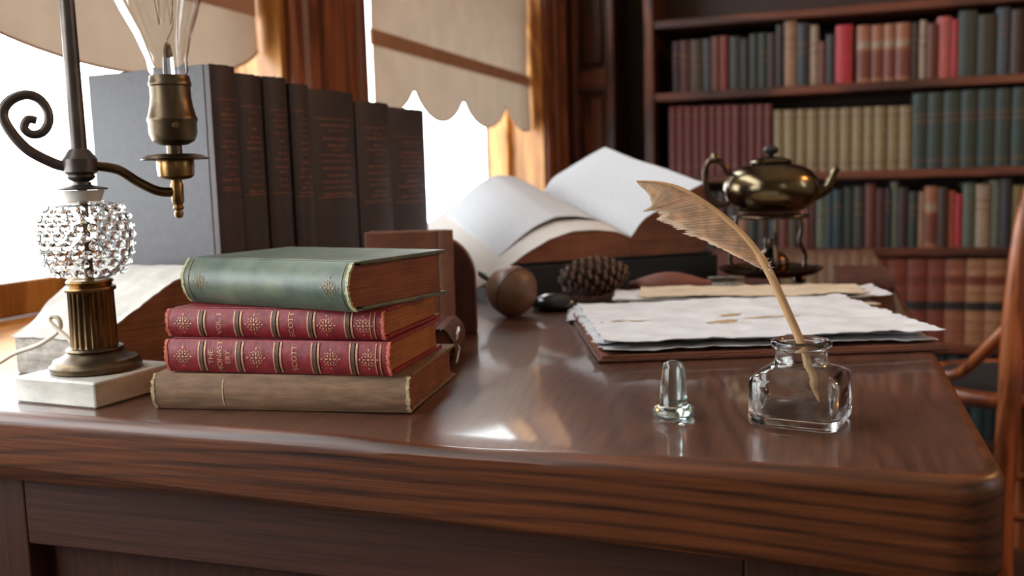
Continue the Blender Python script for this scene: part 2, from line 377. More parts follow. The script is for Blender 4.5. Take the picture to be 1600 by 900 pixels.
# carved panel between window wall and bookcase
e = bpy.data.objects.new('trim_3', None); C.objects.link(e); structure(e)
py = 3.30
obj('backing', *boxes([(-.856, -.70, py+.03, YB-.002, 0, 2.3)]), M['mahogany_v'], e)
for x0, x1 in ((-.856, -.832), (-.728, -.70)): bevel(obj('stile', *boxes([(x0, x1, py, py+.03, 0, 2.3)]), M['mahogany_v'], e), .004)
for z0, z1 in ((0, .25), (.70, .78), (1.19, 1.27), (1.75, 1.83), (2.2, 2.3)): bevel(obj('rail', *boxes([(-.832, -.728, py+.002, py+.03, z0, z1)]), M['mahogany'], e), .004)
for z0, z1 in ((.25, .70), (.78, 1.19), (1.27, 1.75), (1.83, 2.2)):
    bevel(obj('panel', *boxes([(-.818, -.742, py+.016, py+.03, z0+.014, z1-.014)]), M['mahogany_v'], e), .008, 1)

# ------------------------------------------------------------------ roller blinds
def blind(label, y0, y1, zhem, cusps, ztip, zc, x=-0.90):
    t = thing('roller_blind', label, 'blind', (x, y0, zhem), 0, 'roller blinds in the windows')
    Y = y1-y0
    def cl(s, q):   # upper cloth
        return (.003*sin(q*3+s*2)+.0015*nz(s*6, q*4), s*Y, (1-q)*(1.478-zhem)+.0)
    V, Fc = grid(14, 16, cl); obj('blind_cloth', V, Fc, M['blind'], t, 180)
    obj('hem_bar', *shell(12, 1, lambda s, q: (.004, s*Y, .032*(1-q)), Vector((-.006, 0, 0))), M['blind_hem'], t, 30)
    ns = 72
    def low(s, q):
        y = s*Y
        yy = y0+y; zz = zc
        for a, b in zip(cusps, cusps[1:]):
            if a <= yy <= b: zz = zc-(zc-ztip)*sin(pi*(yy-a)/(b-a))**.62
        return (.0025+.004*q*sin(s*9)+.003*q*nz(s*5, 3), y, (zz-zhem)*q)
    V, Fc = grid(ns, 6, low); obj('scalloped_flap', V, Fc, M['blind'], t, 180)
    edge = [Vector(low(i/ns, 1)) for i in range(ns+1)]
    obj('edge_binding', *tube(edge, .0018, 6), M['blind_bind'], t, 60)
    obj('roller', *tube([(-.004, -.01, 1.478-zhem+.006), (-.004, Y+.01, 1.478-zhem+.006)], .008, 14), M['oak_trim'], t, 40)
    return t
blind('cream roller blind with one wide scallop behind the lamp', .18, 1.405, 1.182, (.18, .80, 1.40), 1.062, 1.125)
blind('cream roller blind with three scallops beside the bookcase', 1.832, 2.945, 1.188, (1.70, 2.03, 2.365, 2.70, 3.04), 1.045, 1.118)

# ------------------------------------------------------------------ bookcase
bc = thing('bookcase', 'tall dark mahogany bookcase filled with old books', 'bookcase', (0, 3.2, 0))
bx0, bx1, bd = -.545, .72, .30
SH = [0.04, 0.345, 0.649, 0.893, 1.165, 1.40, 1.68, 1.96]
for x0, x1 in ((bx0-.03, bx0), (bx1, bx1+.03)): bevel(obj('side_panel', *boxes([(x0, x1, -.01, bd, 0, 2.3)]), M['mahogany_v'], bc), .004)
obj('back_panel', *boxes([(bx0, bx1, bd-.012, bd, 0.0, 2.3)]), M['dark_panel'], bc)
for z in SH: bevel(obj('shelf', *boxes([(bx0+.0005, bx1-.0005, 0, bd-.0125, z-(.04 if z < .1 else .027), z)]), M['mahogany'], bc), .004)
bevel(obj('cornice', *boxes([(bx0-.06, bx1+.06, -.06, bd, 2.3, 2.4)]), M['mahogany'], bc), .02, 3)

HUE = dict(maroon_dark=(74, 36, 36), maroon=(104, 44, 42), olive=(98, 78, 50), olive_dark=(74, 68, 48), slate=(78, 88, 96), slate_dark=(62, 66, 74),
  rust=(146, 72, 54), red=(162, 58, 50), grey=(88, 86, 82), black=(46, 42, 42), green=(58, 72, 58), tan=(168, 126, 98), tan_pale=(176, 152, 128),
  bright_red=(196, 42, 52), calf=(176, 112, 80), brown=(90, 60, 46), pink=(204, 104, 96), green_grey=(74, 84, 74), blue_grey=(98, 110, 126),
  set_red=(140, 46, 42), set_tan=(160, 138, 100), set_green=(62, 86, 76), pale_green=(150, 160, 138), teal=(60, 96, 104), teal_dark=(44, 70, 76),
  orange_red=(192, 88, 58), grey_green=(120, 134, 112), yellow=(178, 158, 88), folio_red=(152, 78, 60), folio_tan=(176, 110, 82), folio_pale=(190, 138, 98))
WORD = dict(maroon_dark='dark maroon', olive_dark='dark olive', slate='slate blue', slate_dark='dark slate', red='muted red', grey='dark grey', green='dark green', tan_pale='pale tan',
  bright_red='bright red', calf='tan calf', green_grey='tall grey-green', blue_grey='blue-grey', set_red='red', set_tan='tan', set_green='dark green', pale_green='pale green', teal_dark='dark teal',
  orange_red='orange-red', grey_green='grey-green', folio_red='reddish brown leather', folio_tan='light brown leather', folio_pale='pale tan leather')
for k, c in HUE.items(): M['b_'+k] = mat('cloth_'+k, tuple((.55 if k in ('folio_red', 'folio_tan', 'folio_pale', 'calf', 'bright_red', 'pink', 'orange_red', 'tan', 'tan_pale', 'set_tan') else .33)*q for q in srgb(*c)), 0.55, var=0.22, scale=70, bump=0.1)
M['pages_dull'] = pages('dull_page_tops', srgb(150, 128, 98), 0, 700)
M['label_black'] = mat('black_leather_label', srgb(26, 26, 24), 0.5, var=.3)
M['label_rust'] = mat('rust_leather_label', srgb(98, 44, 30), 0.5, var=.2)
ORD = 'first second third fourth fifth sixth seventh eighth ninth tenth eleventh twelfth thirteenth fourteenth fifteenth sixteenth seventeenth eighteenth nineteenth twentieth'.split()
def ordn(i): return ORD[i] if i < 20 else ('twenty-' + ORD[i-20] if i < 29 else 'thirtieth' if i == 29 else 'thirty-'+ORD[i-30])
def shelf_book(x0, x1, h, key, z, label, group, yf, dep):
    wd = x1-x0-.0012; n = 7; bul = min(.007, wd*.2); tc = .0022
    arc = [((k/n-.5)*wd, -bul*(1-(2*k/n-1)**2)) for k in range(n+1)]
    out = [(-wd/2, dep)]+arc+[(wd/2, dep)]
    inn = [(-wd/2+tc, dep)]+[(a*(wd-2*tc)/wd, b+tc) for a, b in arc]+[(wd/2-tc, dep)]
    q = len(out); V = [(a, b, zz) for zz in (0, h) for a, b in out]+[(a, b, zz) for zz in (0, h) for a, b in inn]
    Fc = []
    for i in range(q-1):
        Fc += [(i, i+1, q+i+1, q+i), (2*q+i, 3*q+i, 3*q+i+1, 2*q+i+1), (q+i, q+i+1, 3*q+i+1, 3*q+i), (i, 2*q+i, 2*q+i+1, i+1)]
    Fc += [(0, q, 3*q, 2*q), (q-1, 3*q-1, 4*q-1, 2*q-1)]
    o = obj('shelf_book', V, Fc, M['b_'+key], None, 50); o.location = ((x0+x1)/2, yf, z+.0003)
    tag(o, label, 'book', group)
    obj('page_block', *boxes([(-wd/2+tc+.0002, wd/2-tc-.0002, .004, dep-.003, .003, h-.004)]), M['pages_dull'], o)
    def band(z0, z1, m, nm):
        a2 = [(a, b-.0007) for a, b in arc]; m_ = len(a2)
        V = [(a, b, zz) for zz in (z0, z1) for a, b in a2]+[(a, b+.0012, zz) for zz in (z0, z1) for a, b in a2]
        Fc = []
        for i in range(m_-1):
            Fc += [(i, i+1, m_+i+1, m_+i), (2*m_+i, 3*m_+i, 3*m_+i+1, 2*m_+i+1), (i, 2*m_+i, 2*m_+i+1, i+1), (m_+i, m_+i+1, 3*m_+i+1, 3*m_+i)]
        obj(nm, V, Fc, m, o, 50)
    if key.startswith('folio'):
        band(h*.40, h*.50, M['label_black'], 'spine_label')
        band(h*.70, h*.80, M['label_rust'], 'spine_label')
        for t in (.14, .26, .60, .90): band(h*t, h*t+.003, M['gilt_dim'], 'gilt_rule')
    elif key == 'calf':
        band(h*.60, h*.72, M['b_tan_pale'], 'spine_label'); band(h*.08, h*.55, M['label_rust'], 'spine_label')
    elif key.startswith('set_'):
        for t in ((.12, .86) if key != 'set_green' else (.62, .70, .1)): band(h*t, h*t+.004, M['gilt_dim'], 'gilt_rule')
    elif random.random() < .55:
        t = random.uniform(.62, .8); band(h*t, h*t+.004, M['gilt_dim'], 'gilt_rule'); band(h*(t-.14), h*(t-.14)+.003, M['gilt_dim'], 'gilt_rule')
    return o
ROWS = {
    'R1': [(-0.486,-0.463,0.167,'maroon_dark'),(-0.463,-0.428,0.167,'maroon'),(-0.428,-0.389,0.166,'olive'),(-0.389,-0.359,0.168,'slate'),(-0.359,-0.332,0.173,'rust'),(-0.332,-0.306,0.173,'red'),(-0.306,-0.268,0.169,'grey'),(-0.268,-0.238,0.159,'black'),(-0.238,-0.212,0.172,'green'),(-0.212,-0.183,0.173,'green'),(-0.183,-0.157,0.171,'maroon_dark'),(-0.157,-0.133,0.195,'black'),(-0.133,-0.092,0.208,'tan'),(-0.092,-0.056,0.194,'slate_dark'),(-0.056,-0.027,0.186,'tan_pale'),(-0.027,-0.005,0.134,'rust'),(-0.005,0.023,0.154,'slate_dark'),(0.023,0.075,0.179,'bright_red'),(0.086,0.127,0.174,'calf'),(0.127,0.165,0.173,'calf'),(0.165,0.199,0.173,'calf'),(0.199,0.24,0.173,'calf'),(0.24,0.267,0.172,'brown'),(0.267,0.287,0.177,'tan_pale'),(0.287,0.317,0.164,'rust'),(0.316,0.356,0.183,'pink'),(0.356,0.376,0.173,'bright_red'),(0.375,0.427,0.195,'green_grey'),(0.428,0.479,0.18,'olive_dark'),(0.478,0.517,0.197,'blue_grey'),(0.517,0.552,0.187,'brown'),(0.552,0.589,0.188,'green_grey')],
    'R2': [(-0.501,-0.474,0.228,'set_red'),(-0.474,-0.448,0.228,'set_red'),(-0.448,-0.422,0.227,'set_red'),(-0.422,-0.396,0.226,'set_red'),(-0.396,-0.37,0.226,'set_red'),(-0.37,-0.344,0.225,'set_red'),(-0.344,-0.318,0.224,'set_red'),(-0.318,-0.293,0.224,'set_red'),(-0.293,-0.268,0.223,'set_red'),(-0.268,-0.242,0.222,'set_red'),(-0.242,-0.217,0.222,'set_red'),(-0.217,-0.192,0.221,'set_red'),(-0.192,-0.168,0.22,'set_red'),(-0.164,-0.131,0.2,'set_tan'),(-0.131,-0.094,0.199,'set_tan'),(-0.094,-0.061,0.199,'set_tan'),(-0.061,-0.025,0.198,'set_tan'),(-0.025,0.007,0.198,'set_tan'),(0.007,0.039,0.197,'set_tan'),(0.039,0.075,0.197,'set_tan'),(0.075,0.11,0.196,'set_tan'),(0.11,0.141,0.196,'set_tan'),(0.141,0.176,0.196,'set_tan'),(0.176,0.214,0.195,'set_tan'),(0.214,0.251,0.195,'set_tan'),(0.25,0.294,0.23,'set_green'),(0.294,0.338,0.23,'set_green'),(0.338,0.387,0.231,'set_green'),(0.387,0.433,0.232,'set_green'),(0.433,0.482,0.233,'set_green'),(0.482,0.527,0.234,'set_green'),(0.527,0.571,0.235,'set_green'),(0.571,0.615,0.236,'set_green')],
    'R3': [(-0.51,-0.476,0.209,'brown'),(-0.476,-0.442,0.182,'maroon'),(-0.442,-0.409,0.183,'green'),(-0.409,-0.375,0.185,'rust'),(-0.375,-0.342,0.186,'olive_dark'),(-0.342,-0.309,0.187,'maroon_dark'),(-0.309,-0.276,0.189,'grey'),(-0.276,-0.244,0.19,'tan'),(-0.244,-0.212,0.191,'green'),(-0.212,-0.179,0.193,'brown'),(-0.179,-0.148,0.194,'slate'),(-0.148,-0.116,0.195,'rust'),(-0.116,-0.084,0.196,'olive'),(-0.084,-0.071,0.188,'pink'),(-0.071,-0.048,0.181,'rust'),(-0.048,-0.035,0.201,'maroon'),(-0.035,-0.002,0.16,'pale_green'),(-0.003,0.02,0.183,'teal'),(0.02,0.052,0.186,'teal_dark'),(0.052,0.083,0.192,'green'),(0.083,0.117,0.194,'olive_dark'),(0.117,0.147,0.2,'rust'),(0.147,0.177,0.186,'maroon'),(0.177,0.193,0.189,'black'),(0.192,0.214,0.205,'pale_green'),(0.214,0.245,0.188,'maroon_dark'),(0.245,0.273,0.174,'green'),(0.273,0.291,0.173,'tan'),(0.29,0.327,0.189,'calf'),(0.327,0.357,0.185,'brown'),(0.357,0.378,0.174,'orange_red'),(0.378,0.399,0.164,'bright_red'),(0.398,0.434,0.196,'grey_green'),(0.434,0.474,0.192,'tan_pale'),(0.474,0.503,0.203,'pale_green'),(0.503,0.534,0.206,'slate_dark'),(0.535,0.566,0.186,'yellow'),(0.566,0.6,0.191,'brown')],
    'R4': [(0.012,0.07,0.273,'folio_red'),(0.07,0.124,0.274,'folio_red'),(0.124,0.18,0.274,'folio_red'),(0.18,0.244,0.275,'folio_red'),(0.244,0.299,0.277,'folio_red'),(0.299,0.353,0.278,'folio_red'),(0.353,0.413,0.279,'folio_tan'),(0.413,0.467,0.28,'folio_pale'),(0.467,0.522,0.281,'folio_pale'),(0.522,0.572,0.281,'folio_pale')],
    'R5': [(0.185,0.222,0.275,'teal_dark'),(0.221,0.258,0.289,'teal'),(0.258,0.294,0.302,'teal_dark'),(0.294,0.33,0.284,'teal'),(0.33,0.366,0.298,'teal_dark'),(0.366,0.401,0.281,'teal'),(0.401,0.436,0.294,'teal_dark'),(0.436,0.471,0.307,'teal'),(0.471,0.506,0.29,'teal_dark'),(0.506,0.54,0.303,'teal'),(0.54,0.575,0.286,'teal_dark'),(0.574,0.608,0.299,'teal'),(0.608,0.641,0.311,'teal_dark')],
}
SHELF = {'R1': (1.165, 'top visible shelf', .206), 'R2': (.893, 'second shelf', .232), 'R3': (.649, 'third shelf', .208), 'R4': (.345, 'fourth shelf', .268), 'R5': (.04, 'lowest shelf', .27)}
for rk, lst in ROWS.items():
    z, sname, hmax = SHELF[rk]; cnt = {}
    for i, (x0, x1, h, key) in enumerate(lst):
        if x1 > bx1-.002: continue
        h = min(h, hmax)
        if rk == 'R2':
            k = cnt.get(key, 0); cnt[key] = k+1
            lab = '%s volume from the left in the uniform %s set on the second bookcase shelf' % (ordn(k), WORD[key])
            grp = 'uniform %s set on the second shelf' % WORD[key]
        elif rk in ('R4', 'R5'):
            what = 'folio with black spine label' if rk == 'R4' else 'cloth volume behind the chair'
            lab = '%s %s, %s from the left on the %s' % (WORD.get(key, key), what, ordn(i), sname); grp = 'volumes on the '+sname
        else:
            lab = '%s bookcase book, %s from the left on the %s' % (WORD.get(key, key), ordn(i), sname); grp = 'mixed old books on the '+sname
        shelf_book(x0, x1, h, key, z, lab, grp, 3.2+.018+random.uniform(0, .012), .145 if rk != 'R4' else .2)

# ================================================================== DESK
desk = thing('desk', 'long dark oak library desk with rounded thick top', 'desk', (0, 0, 0))
DX0, DX1, DY0, DY1 = -.645, .084, .474, 1.80
tp = obj('desk_top', *slab(DX0, DX1, DY0, DY1, (.012, .030, .012, .012), [(.003, .7105), (.0008, .7112), (0, .713), (0, .715), (0, .7505), (0, .7525), (.0007, .7555), (.0025, .7582), (.0052, .7596), (.0082, DZ), (.010, DZ)], 8), M['desk_top'], desk, 30)
tp.data.materials.append(M['desk_front'])
for p in tp.data.polygons:
    if len(p.vertices) == 4 and p.center.z < DZ-.00005: p.material_index = 1
bmt = bmesh.new(); bmt.from_mesh(tp.data)        # cuts for a front-edge hollow, added so the top mirrors bright sky
for v_ in bmt.verts:
    k = min(1, max(0, -v_.co.x/.60))
    if v_.co.y < .55: v_.co.y += .013*k
    if v_.co.z < .7140: v_.co.z += .0135*k-.003*(1-k)
for k in range(30):
    bmesh.ops.bisect_plane(bmt, geom=bmt.verts[:]+bmt.edges[:]+bmt.faces[:], plane_co=(-.36+.0117*k, 0, 0), plane_no=(1, 0, 0))
for k in range(16):
    bmesh.ops.bisect_plane(bmt, geom=bmt.verts[:]+bmt.edges[:]+bmt.faces[:], plane_co=(0, .5005+.0095*k, 0), plane_no=(0, 1, 0))
for v_ in bmt.verts:
    if v_.co.z > .7530:
        s = min(1, max(0, (.618-v_.co.y)/.120)); v_.co.z -= .0036*s*s*math.exp(-((v_.co.x+.192)/.066)**2)
bmt.to_mesh(tp.data); bmt.free(); tp.data.shade_smooth(); tp.data.set_sharp_from_angle(angle=radians(30))
fy = .498
bevel(obj('stile', *boxes([(-.625, -.524, fy, fy+.03, .08, .7215)]), M['desk_stile'], desk), .0015)
bevel(obj('stile', *boxes([(-.04, .06, fy, fy+.03, .08, .7215)]), M['desk_stile'], desk), .0015)
bevel(obj('top_rail', *boxes([(-.524, -.04, fy+.0005, fy+.03, .664, .7215)]), M['desk_body'], desk), .0015)
bevel(obj('bottom_rail', *boxes([(-.524, -.04, fy+.0005, fy+.03, .08, .17)]), M['desk_body'], desk), .0015)
bevel(obj('panel', *boxes([(-.524, -.04, fy+.016, fy+.026, .17, .664)]), M['desk_stile'], desk), .001)
obj('side_panel', *boxes([(-.625, -.605, fy+.03, 1.76, .08, .7215)]), M['desk_body'], desk)
obj('side_panel', *boxes([(.04, .06, fy+.03, 1.76, .08, .7215)]), M['desk_body'], desk)
obj('end_panel', *boxes([(-.605, .04, 1.74, 1.76, .08, .7215)]), M['desk_body'], desk)
bevel(obj('plinth', *boxes([(-.635, .07, fy-.01, 1.77, 0, .08)]), M['desk_body'], desk), .004)

# ================================================================== BOOKS ON THE DESK
def text_mesh(body, size):
    cu = bpy.data.curves.new('lettering', 'FONT'); cu.body = body; cu.size = size; cu.align_x = 'CENTER'; cu.align_y = 'CENTER'; cu.resolution_u = 3
    o = bpy.data.objects.new('lettering_tmp', cu); C.objects.link(o)
    dg = bpy.context.evaluated_depsgraph_get(); me = bpy.data.meshes.new_from_object(o.evaluated_get(dg))
    V = [tuple(v.co) for v in me.vertices]; Fc = [tuple(p.vertices) for p in me.polygons]
    bpy.data.objects.remove(o); bpy.data.curves.remove(cu); bpy.data.meshes.remove(me)
    return V, Fc
def old_book(t, L, W, T, cov, pg, spm=None, bulge=.004, tb=.0022, over=.0028, xo=0.0, ragged=.0, fray=None, seed=1, sq=2.2):
    """parts of a bound book in t's frame: x along the spine, y from spine to fore-edge, z thickness; returns the spine surface function"""
    rnd = random.Random(seed); spm = spm or cov
    ysp = lambda z: bulge*abs(2*z/T-1)**sq
    hx = bulge+.0065
    for nm, z0 in (('front_cover', T-tb), ('back_cover', 0.0)):
        nxs = 18
        x_0, x_1, y_0, y_1 = xo, xo+L, hx, W
        pts = []
        for (ax, ay, bx_, by) in ((x_0, y_0, x_1, y_0), (x_1, y_0, x_1, y_1), (x_1, y_1, x_0, y_1), (x_0, y_1, x_0, y_0)):
            for k in range(nxs):
                s = k/nxs; j = ragged*.35*rnd.uniform(-1, 0.3) if k else 0
                nxv, nyv = (by-ay), -(bx_-ax); ln = math.hypot(nxv, nyv)
                pts.append((ax+(bx_-ax)*s+nxv/ln*j, ay+(by-ay)*s+nyv/ln*j))
        n = len(pts); V = [(a, b, z0) for a, b in pts]+[(a, b, z0+tb) for a, b in pts]
        o = obj(nm, V, [tuple(range(n-1, -1, -1)), tuple(range(n, 2*n))]+[(i, (i+1) % n, n+(i+1) % n, n+i) for i in range(n)], cov, t)
        bevel(o, .0006, 2)
    ns, nx = 14, 44
    prof = [(hx+.001, .0005), (bulge+.0012, .0003)]+[(ysp(T*k/ns), min(max(T*k/ns, .0002), T-.0002)) for k in range(ns+1)]+[(bulge+.0012, T-.0003), (hx+.001, T-.0005)]
    inn = [(y+.0014, T/2+(z-T/2)*(1-2*.0012/T)) for y, z in prof]
    V, Fc = [], []; q = len(prof)
    for i in range(nx+1):
        for k, (y, z) in enumerate(prof+inn):
            x = L*i/nx
            if i in (0, nx): x += (1 if i == 0 else -1)*ragged*abs(nz(k % q*1.7+seed*9, seed, i))*1.6
            bump_ = ragged*.12*nz(x*160, z*160, seed)
            V.append((xo+x, y+(bump_ if k < q else 0), z))
    m2 = 2*q
    for i in range(nx):
        for k in range(q-1):
            Fc.append((i*m2+k, i*m2+k+1, (i+1)*m2+k+1, (i+1)*m2+k))
            Fc.append((i*m2+q+k, (i+1)*m2+q+k, (i+1)*m2+q+k+1, i*m2+q+k+1))
        for k in (0, q-1): Fc.append((i*m2+k, (i+1)*m2+k, (i+1)*m2+q+k, i*m2+q+k))
    for i in (0, nx):
        for k in range(q-1): Fc.append((i*m2+k, i*m2+k+1, i*m2+q+k+1, i*m2+q+k))
    sp = obj('spine', V, Fc, spm, t, 45)
    # text block
    pz0, pz1 = tb+.0001, T-tb-.0001; pp = []
    for k in range(9):
        z = pz0+(pz1-pz0)*k/8; pp.append((ysp(z)+.0022, z))
    for k in range(9):
        z = pz1-(pz1-pz0)*k/8; pp.append((W-.0035-.0025*(1-(2*k/8-1)**2), z))
    n = len(pp); V = [(xo+over, y, z) for y, z in pp]+[(xo+L-over, y, z) for y, z in pp]
    obj('page_block', V, [tuple(range(n)), tuple(range(2*n-1, n-1, -1))]+[(i, (i+1) % n, n+(i+1) % n, n+i) for i in range(n)], pg, t, 40)
    if fray:
        for xe, sg in ((xo, 1), (xo+L, -1)):
            V, Fc = [], []; nk = 26
            for k in range(nk+1):
                z = .0004+(T-.0008)*k/nk; y = ysp(z)
                a = -.0006+rnd.uniform(-.0009, .0004); b = rnd.uniform(.0006, .0021)
                V += [(xe+sg*a, y-.0003-rnd.uniform(0, .0006), z), (xe+sg*b, y-.0004, z), (xe+sg*b, y+.0008, z), (xe+sg*a, y+.0012, z)]
            for k in range(nk):
                for c in range(4): Fc.append((k*4+c, k*4+(c+1) % 4, (k+1)*4+(c+1) % 4, (k+1)*4+c))
            obj('frayed_edge', V, Fc+[(0, 1, 2, 3), (nk*4, nk*4+3, nk*4+2, nk*4+1)], fray, sp, 60, label='frayed pale edge of the spine')
    sp['_t'] = 0; del sp['_t']
    return sp, (lambda x, z, off=.0004: (xo+x, ysp(z)-off, z))
def spine_band(sp, fn, T, x, wd, m, nm='spine_band', off=.0005, th=.0007):
    nk = 14; V, Fc = [], []
    for k in range(nk+1):
        z = .0012+(T-.0024)*k/nk
        V += [fn(x-wd/2, z, off), fn(x+wd/2, z, off), fn(x+wd/2, z, off-th), fn(x-wd/2, z, off-th)]
    for k in range(nk):
        for c in range(4): Fc.append((k*4+c, k*4+(c+1) % 4, (k+1)*4+(c+1) % 4, (k+1)*4+c))
    return obj(nm, V, Fc+[(0, 1, 2, 3), (nk*4, nk*4+3, nk*4+2, nk*4+1)], m, sp, 40)
def rosette(sp, fn, T, x, r, m):
    V, Fc = [], []
    def poly(pts):
        b = len(V); V.extend(fn(x+a, T/2+c, .00045) for a, c in pts); Fc.append(tuple(range(b, b+len(pts))))
    def dia(cx, cz, ang, l, wd):
        ca, sa = cos(ang), sin(ang)
        poly([(cx+ca*l, cz+sa*l), (cx-sa*wd, cz+ca*wd), (cx-ca*l, cz-sa*l), (cx+sa*wd, cz-ca*wd)])
    poly([(cos(i*pi/4)*r*.14, sin(i*pi/4)*r*.14) for i in range(8)])
    for i in range(8):
        a = i*pi/4; L = .22 if i % 2 == 0 else .17
        dia(cos(a)*r*.42, sin(a)*r*.42, a, r*L, r*.09)
        dia(cos(a+.39)*r*.66, sin(a+.39)*r*.60, a+.39+.8, r*.13, r*.06)
        if i % 2 == 0: dia(cos(a)*r*.88, sin(a)*r*.88, a, r*.14, r*.08)
        else: dia(cos(a)*r*.7, sin(a)*r*.7, a+.5, r*.1, r*.06)
    return obj('gilt_rosette', V, Fc, m, sp)
def spine_text(sp, fn, T, x, body, size, m, zc=None):
    V, Fc = text_mesh(body, size); zc = T/2 if zc is None else zc
    V = [fn(x-ty, min(max(zc+tx, .001), T-.001), .0005) for tx, ty, _ in V]
    return obj('gilt_lettering', V, Fc, m, sp)

M['red_cloth'] = mat('red_cloth', srgb(128, 30, 38), 0.5, var=0.28, scale=160, bump=0.5)
M['red_fray'] = mat('frayed_salmon', srgb(196, 104, 88), 0.9, var=0.3, scale=300)
M['green_cloth'] = mat('green_cloth', srgb(66, 86, 78), 0.42, var=0.28, scale=38, bump=0.35, col2=srgb(104, 114, 92))
M['cream_fray'] = mat('frayed_cream', srgb(176, 172, 132), 0.9, var=0.3, scale=300)
M['brown_cloth'] = mat('brown_cloth', srgb(124, 94, 70), 0.75, var=0.3, scale=130, bump=0.9, stretch=(.35, 1, 1.6))
M['brown_fray'] = mat('frayed_tan', srgb(176, 156, 122), 0.9, var=0.3, scale=300)
M['pg_red'] = pages('reddish_page_edges', srgb(128, 76, 56), 2, 1000)
M['pg_tan'] = pages('tan_page_edges', srgb(150, 92, 48), 2, 1000)
M['pg_brown'] = pages('brown_page_edges', srgb(124, 74, 52), 2, 900)
M['gold_worn'] = mat('faded_gilt', srgb(124, 104, 70), 0.5, 0.4, var=0.35, scale=400)
M['band_dark'] = mat('dark_spine_rule', srgb(88, 60, 48), 0.5, 0.2, var=0.4, scale=300)

def rz(deg): return radians(deg)
Zs = DZ+.0002
t = thing('cloth_book', 'faded brown cloth book at the bottom of the stack beside the lamp', 'book', (-.4233, .5135, Zs), rz(7), 'stacked old books')
sp, fn = old_book(t, .1765, .118, .0242, M['brown_cloth'], M['pg_brown'], bulge=.0045, ragged=.0012, fray=M['brown_fray'], seed=3)
obj('title_patch', *merge(*[grid(6, 6, lambda a, b, x0=x0, w_=w_: fn(x0+w_*a, .003+.018*b, .00035)) for x0, w_ in ((.050, .0010),)]), M['brown_fray'], sp)
Zs += .0242+.0002
t = thing('red_book', 'lower of the two red gilt books with three-line spine title', 'book', (-.4155, .5195, Zs), rz(4.2), 'stacked old books')
def red_book(t, L, T, title, seed):
    sp, fn = old_book(t, L, .106, T, M['red_cloth'], M['pg_tan'], bulge=.0036, ragged=.0022, fray=M['red_fray'], seed=seed)
    for x in (.0275, .0555, .0835, .1105, .1375):
        if x > L-.012: continue
        spine_band(sp, fn, T, x*L/.162-.0022, .0009, M['gold'], 'gilt_rule'); spine_band(sp, fn, T, x*L/.162, .0022, M['band_dark'], 'raised_band', .0009, .0012); spine_band(sp, fn, T, x*L/.162+.0024, .0013, M['gold'], 'gilt_rule')
    for x in (L-.0055, L-.0085): spine_band(sp, fn, T, x, .0007, M['gold'], 'gilt_rule')
    for x in (.0135, .0695, .124, .151): rosette(sp, fn, T, x*L/.165, .0068, M['gold'])
    k = L/.165
    for i, ln in enumerate(title): spine_text(sp, fn, T, .042*k+(i-(len(title)-1)/2)*.0062, ln, .0052, M['gold'])
    spine_text(sp, fn, T, .098*k, 'SCOTT', .0052, M['gold'])
red_book(t, .1575, .0222, ('THE', 'MONAST', 'ERY'), 5)
Zs += .0222+.0002
t = thing('red_book', 'upper of the two red gilt books, directly under the green book', 'book', (-.4185, .5265, Zs), rz(2.6), 'stacked old books')
red_book(t, .1560, .0192, ('VOL. I',), 8)
Zs += .0192+.0002
t = thing('green_book', 'worn green cloth book lying on top of the red books', 'book', (-.4225, .5515, Zs), rz(-13.5), 'stacked old books')
sp, fn = old_book(t, .1495, .104, .0315, M['green_cloth'], M['pg_red'], bulge=.0075, ragged=.0016, fray=M['cream_fray'], seed=12, tb=.0026)
rosette(sp, fn, .0315, .135, .0075, M['gold_worn']); rosette(sp, fn, .0315, .017, .0075, M['gold_worn'])
for x in (.006, .145): spine_band(sp, fn, .0315, x, .0006, M['gold_worn'], 'gilt_rule', .0004, .0005)

# ------------------------------------------------------------------ row of tall dark volumes
M['tome'] = mat('charcoal_cloth', srgb(66, 62, 66), 0.5, var=0.15, scale=120, bump=0.3)
M['tome_spine'] = mat('charcoal_leather_spine', srgb(44, 33, 31), 0.55, var=0.25, scale=60, bump=0.3)
M['tome_spine_red'] = mat('plum_leather_spine', srgb(54, 36, 37), 0.55, var=0.25, scale=60, bump=0.3)
M['pg_grey'] = pages('grey_page_edges', srgb(130, 110, 90), 2, 600)
M['gilt_tome'] = mat('reddish_gilt', srgb(112, 68, 54), 0.55, 0.1, var=0.4, scale=200)
ts = [0.0015, .0352, .0742, .1104, .1417, .2262, .2949, .3780]
tl = ['nearest of the tall dark volumes, its wide grey cover facing the lamp', 'second tall dark volume from the lamp end of the row', 'third tall dark volume, with a reddish gilt patch on its spine',
      'thin fourth tall dark volume in the middle of the row', 'thick fifth tall dark volume left of the brown leather book', 'sixth tall dark volume, last but one toward the open book', 'farthest and thickest tall dark volume next to the open book']
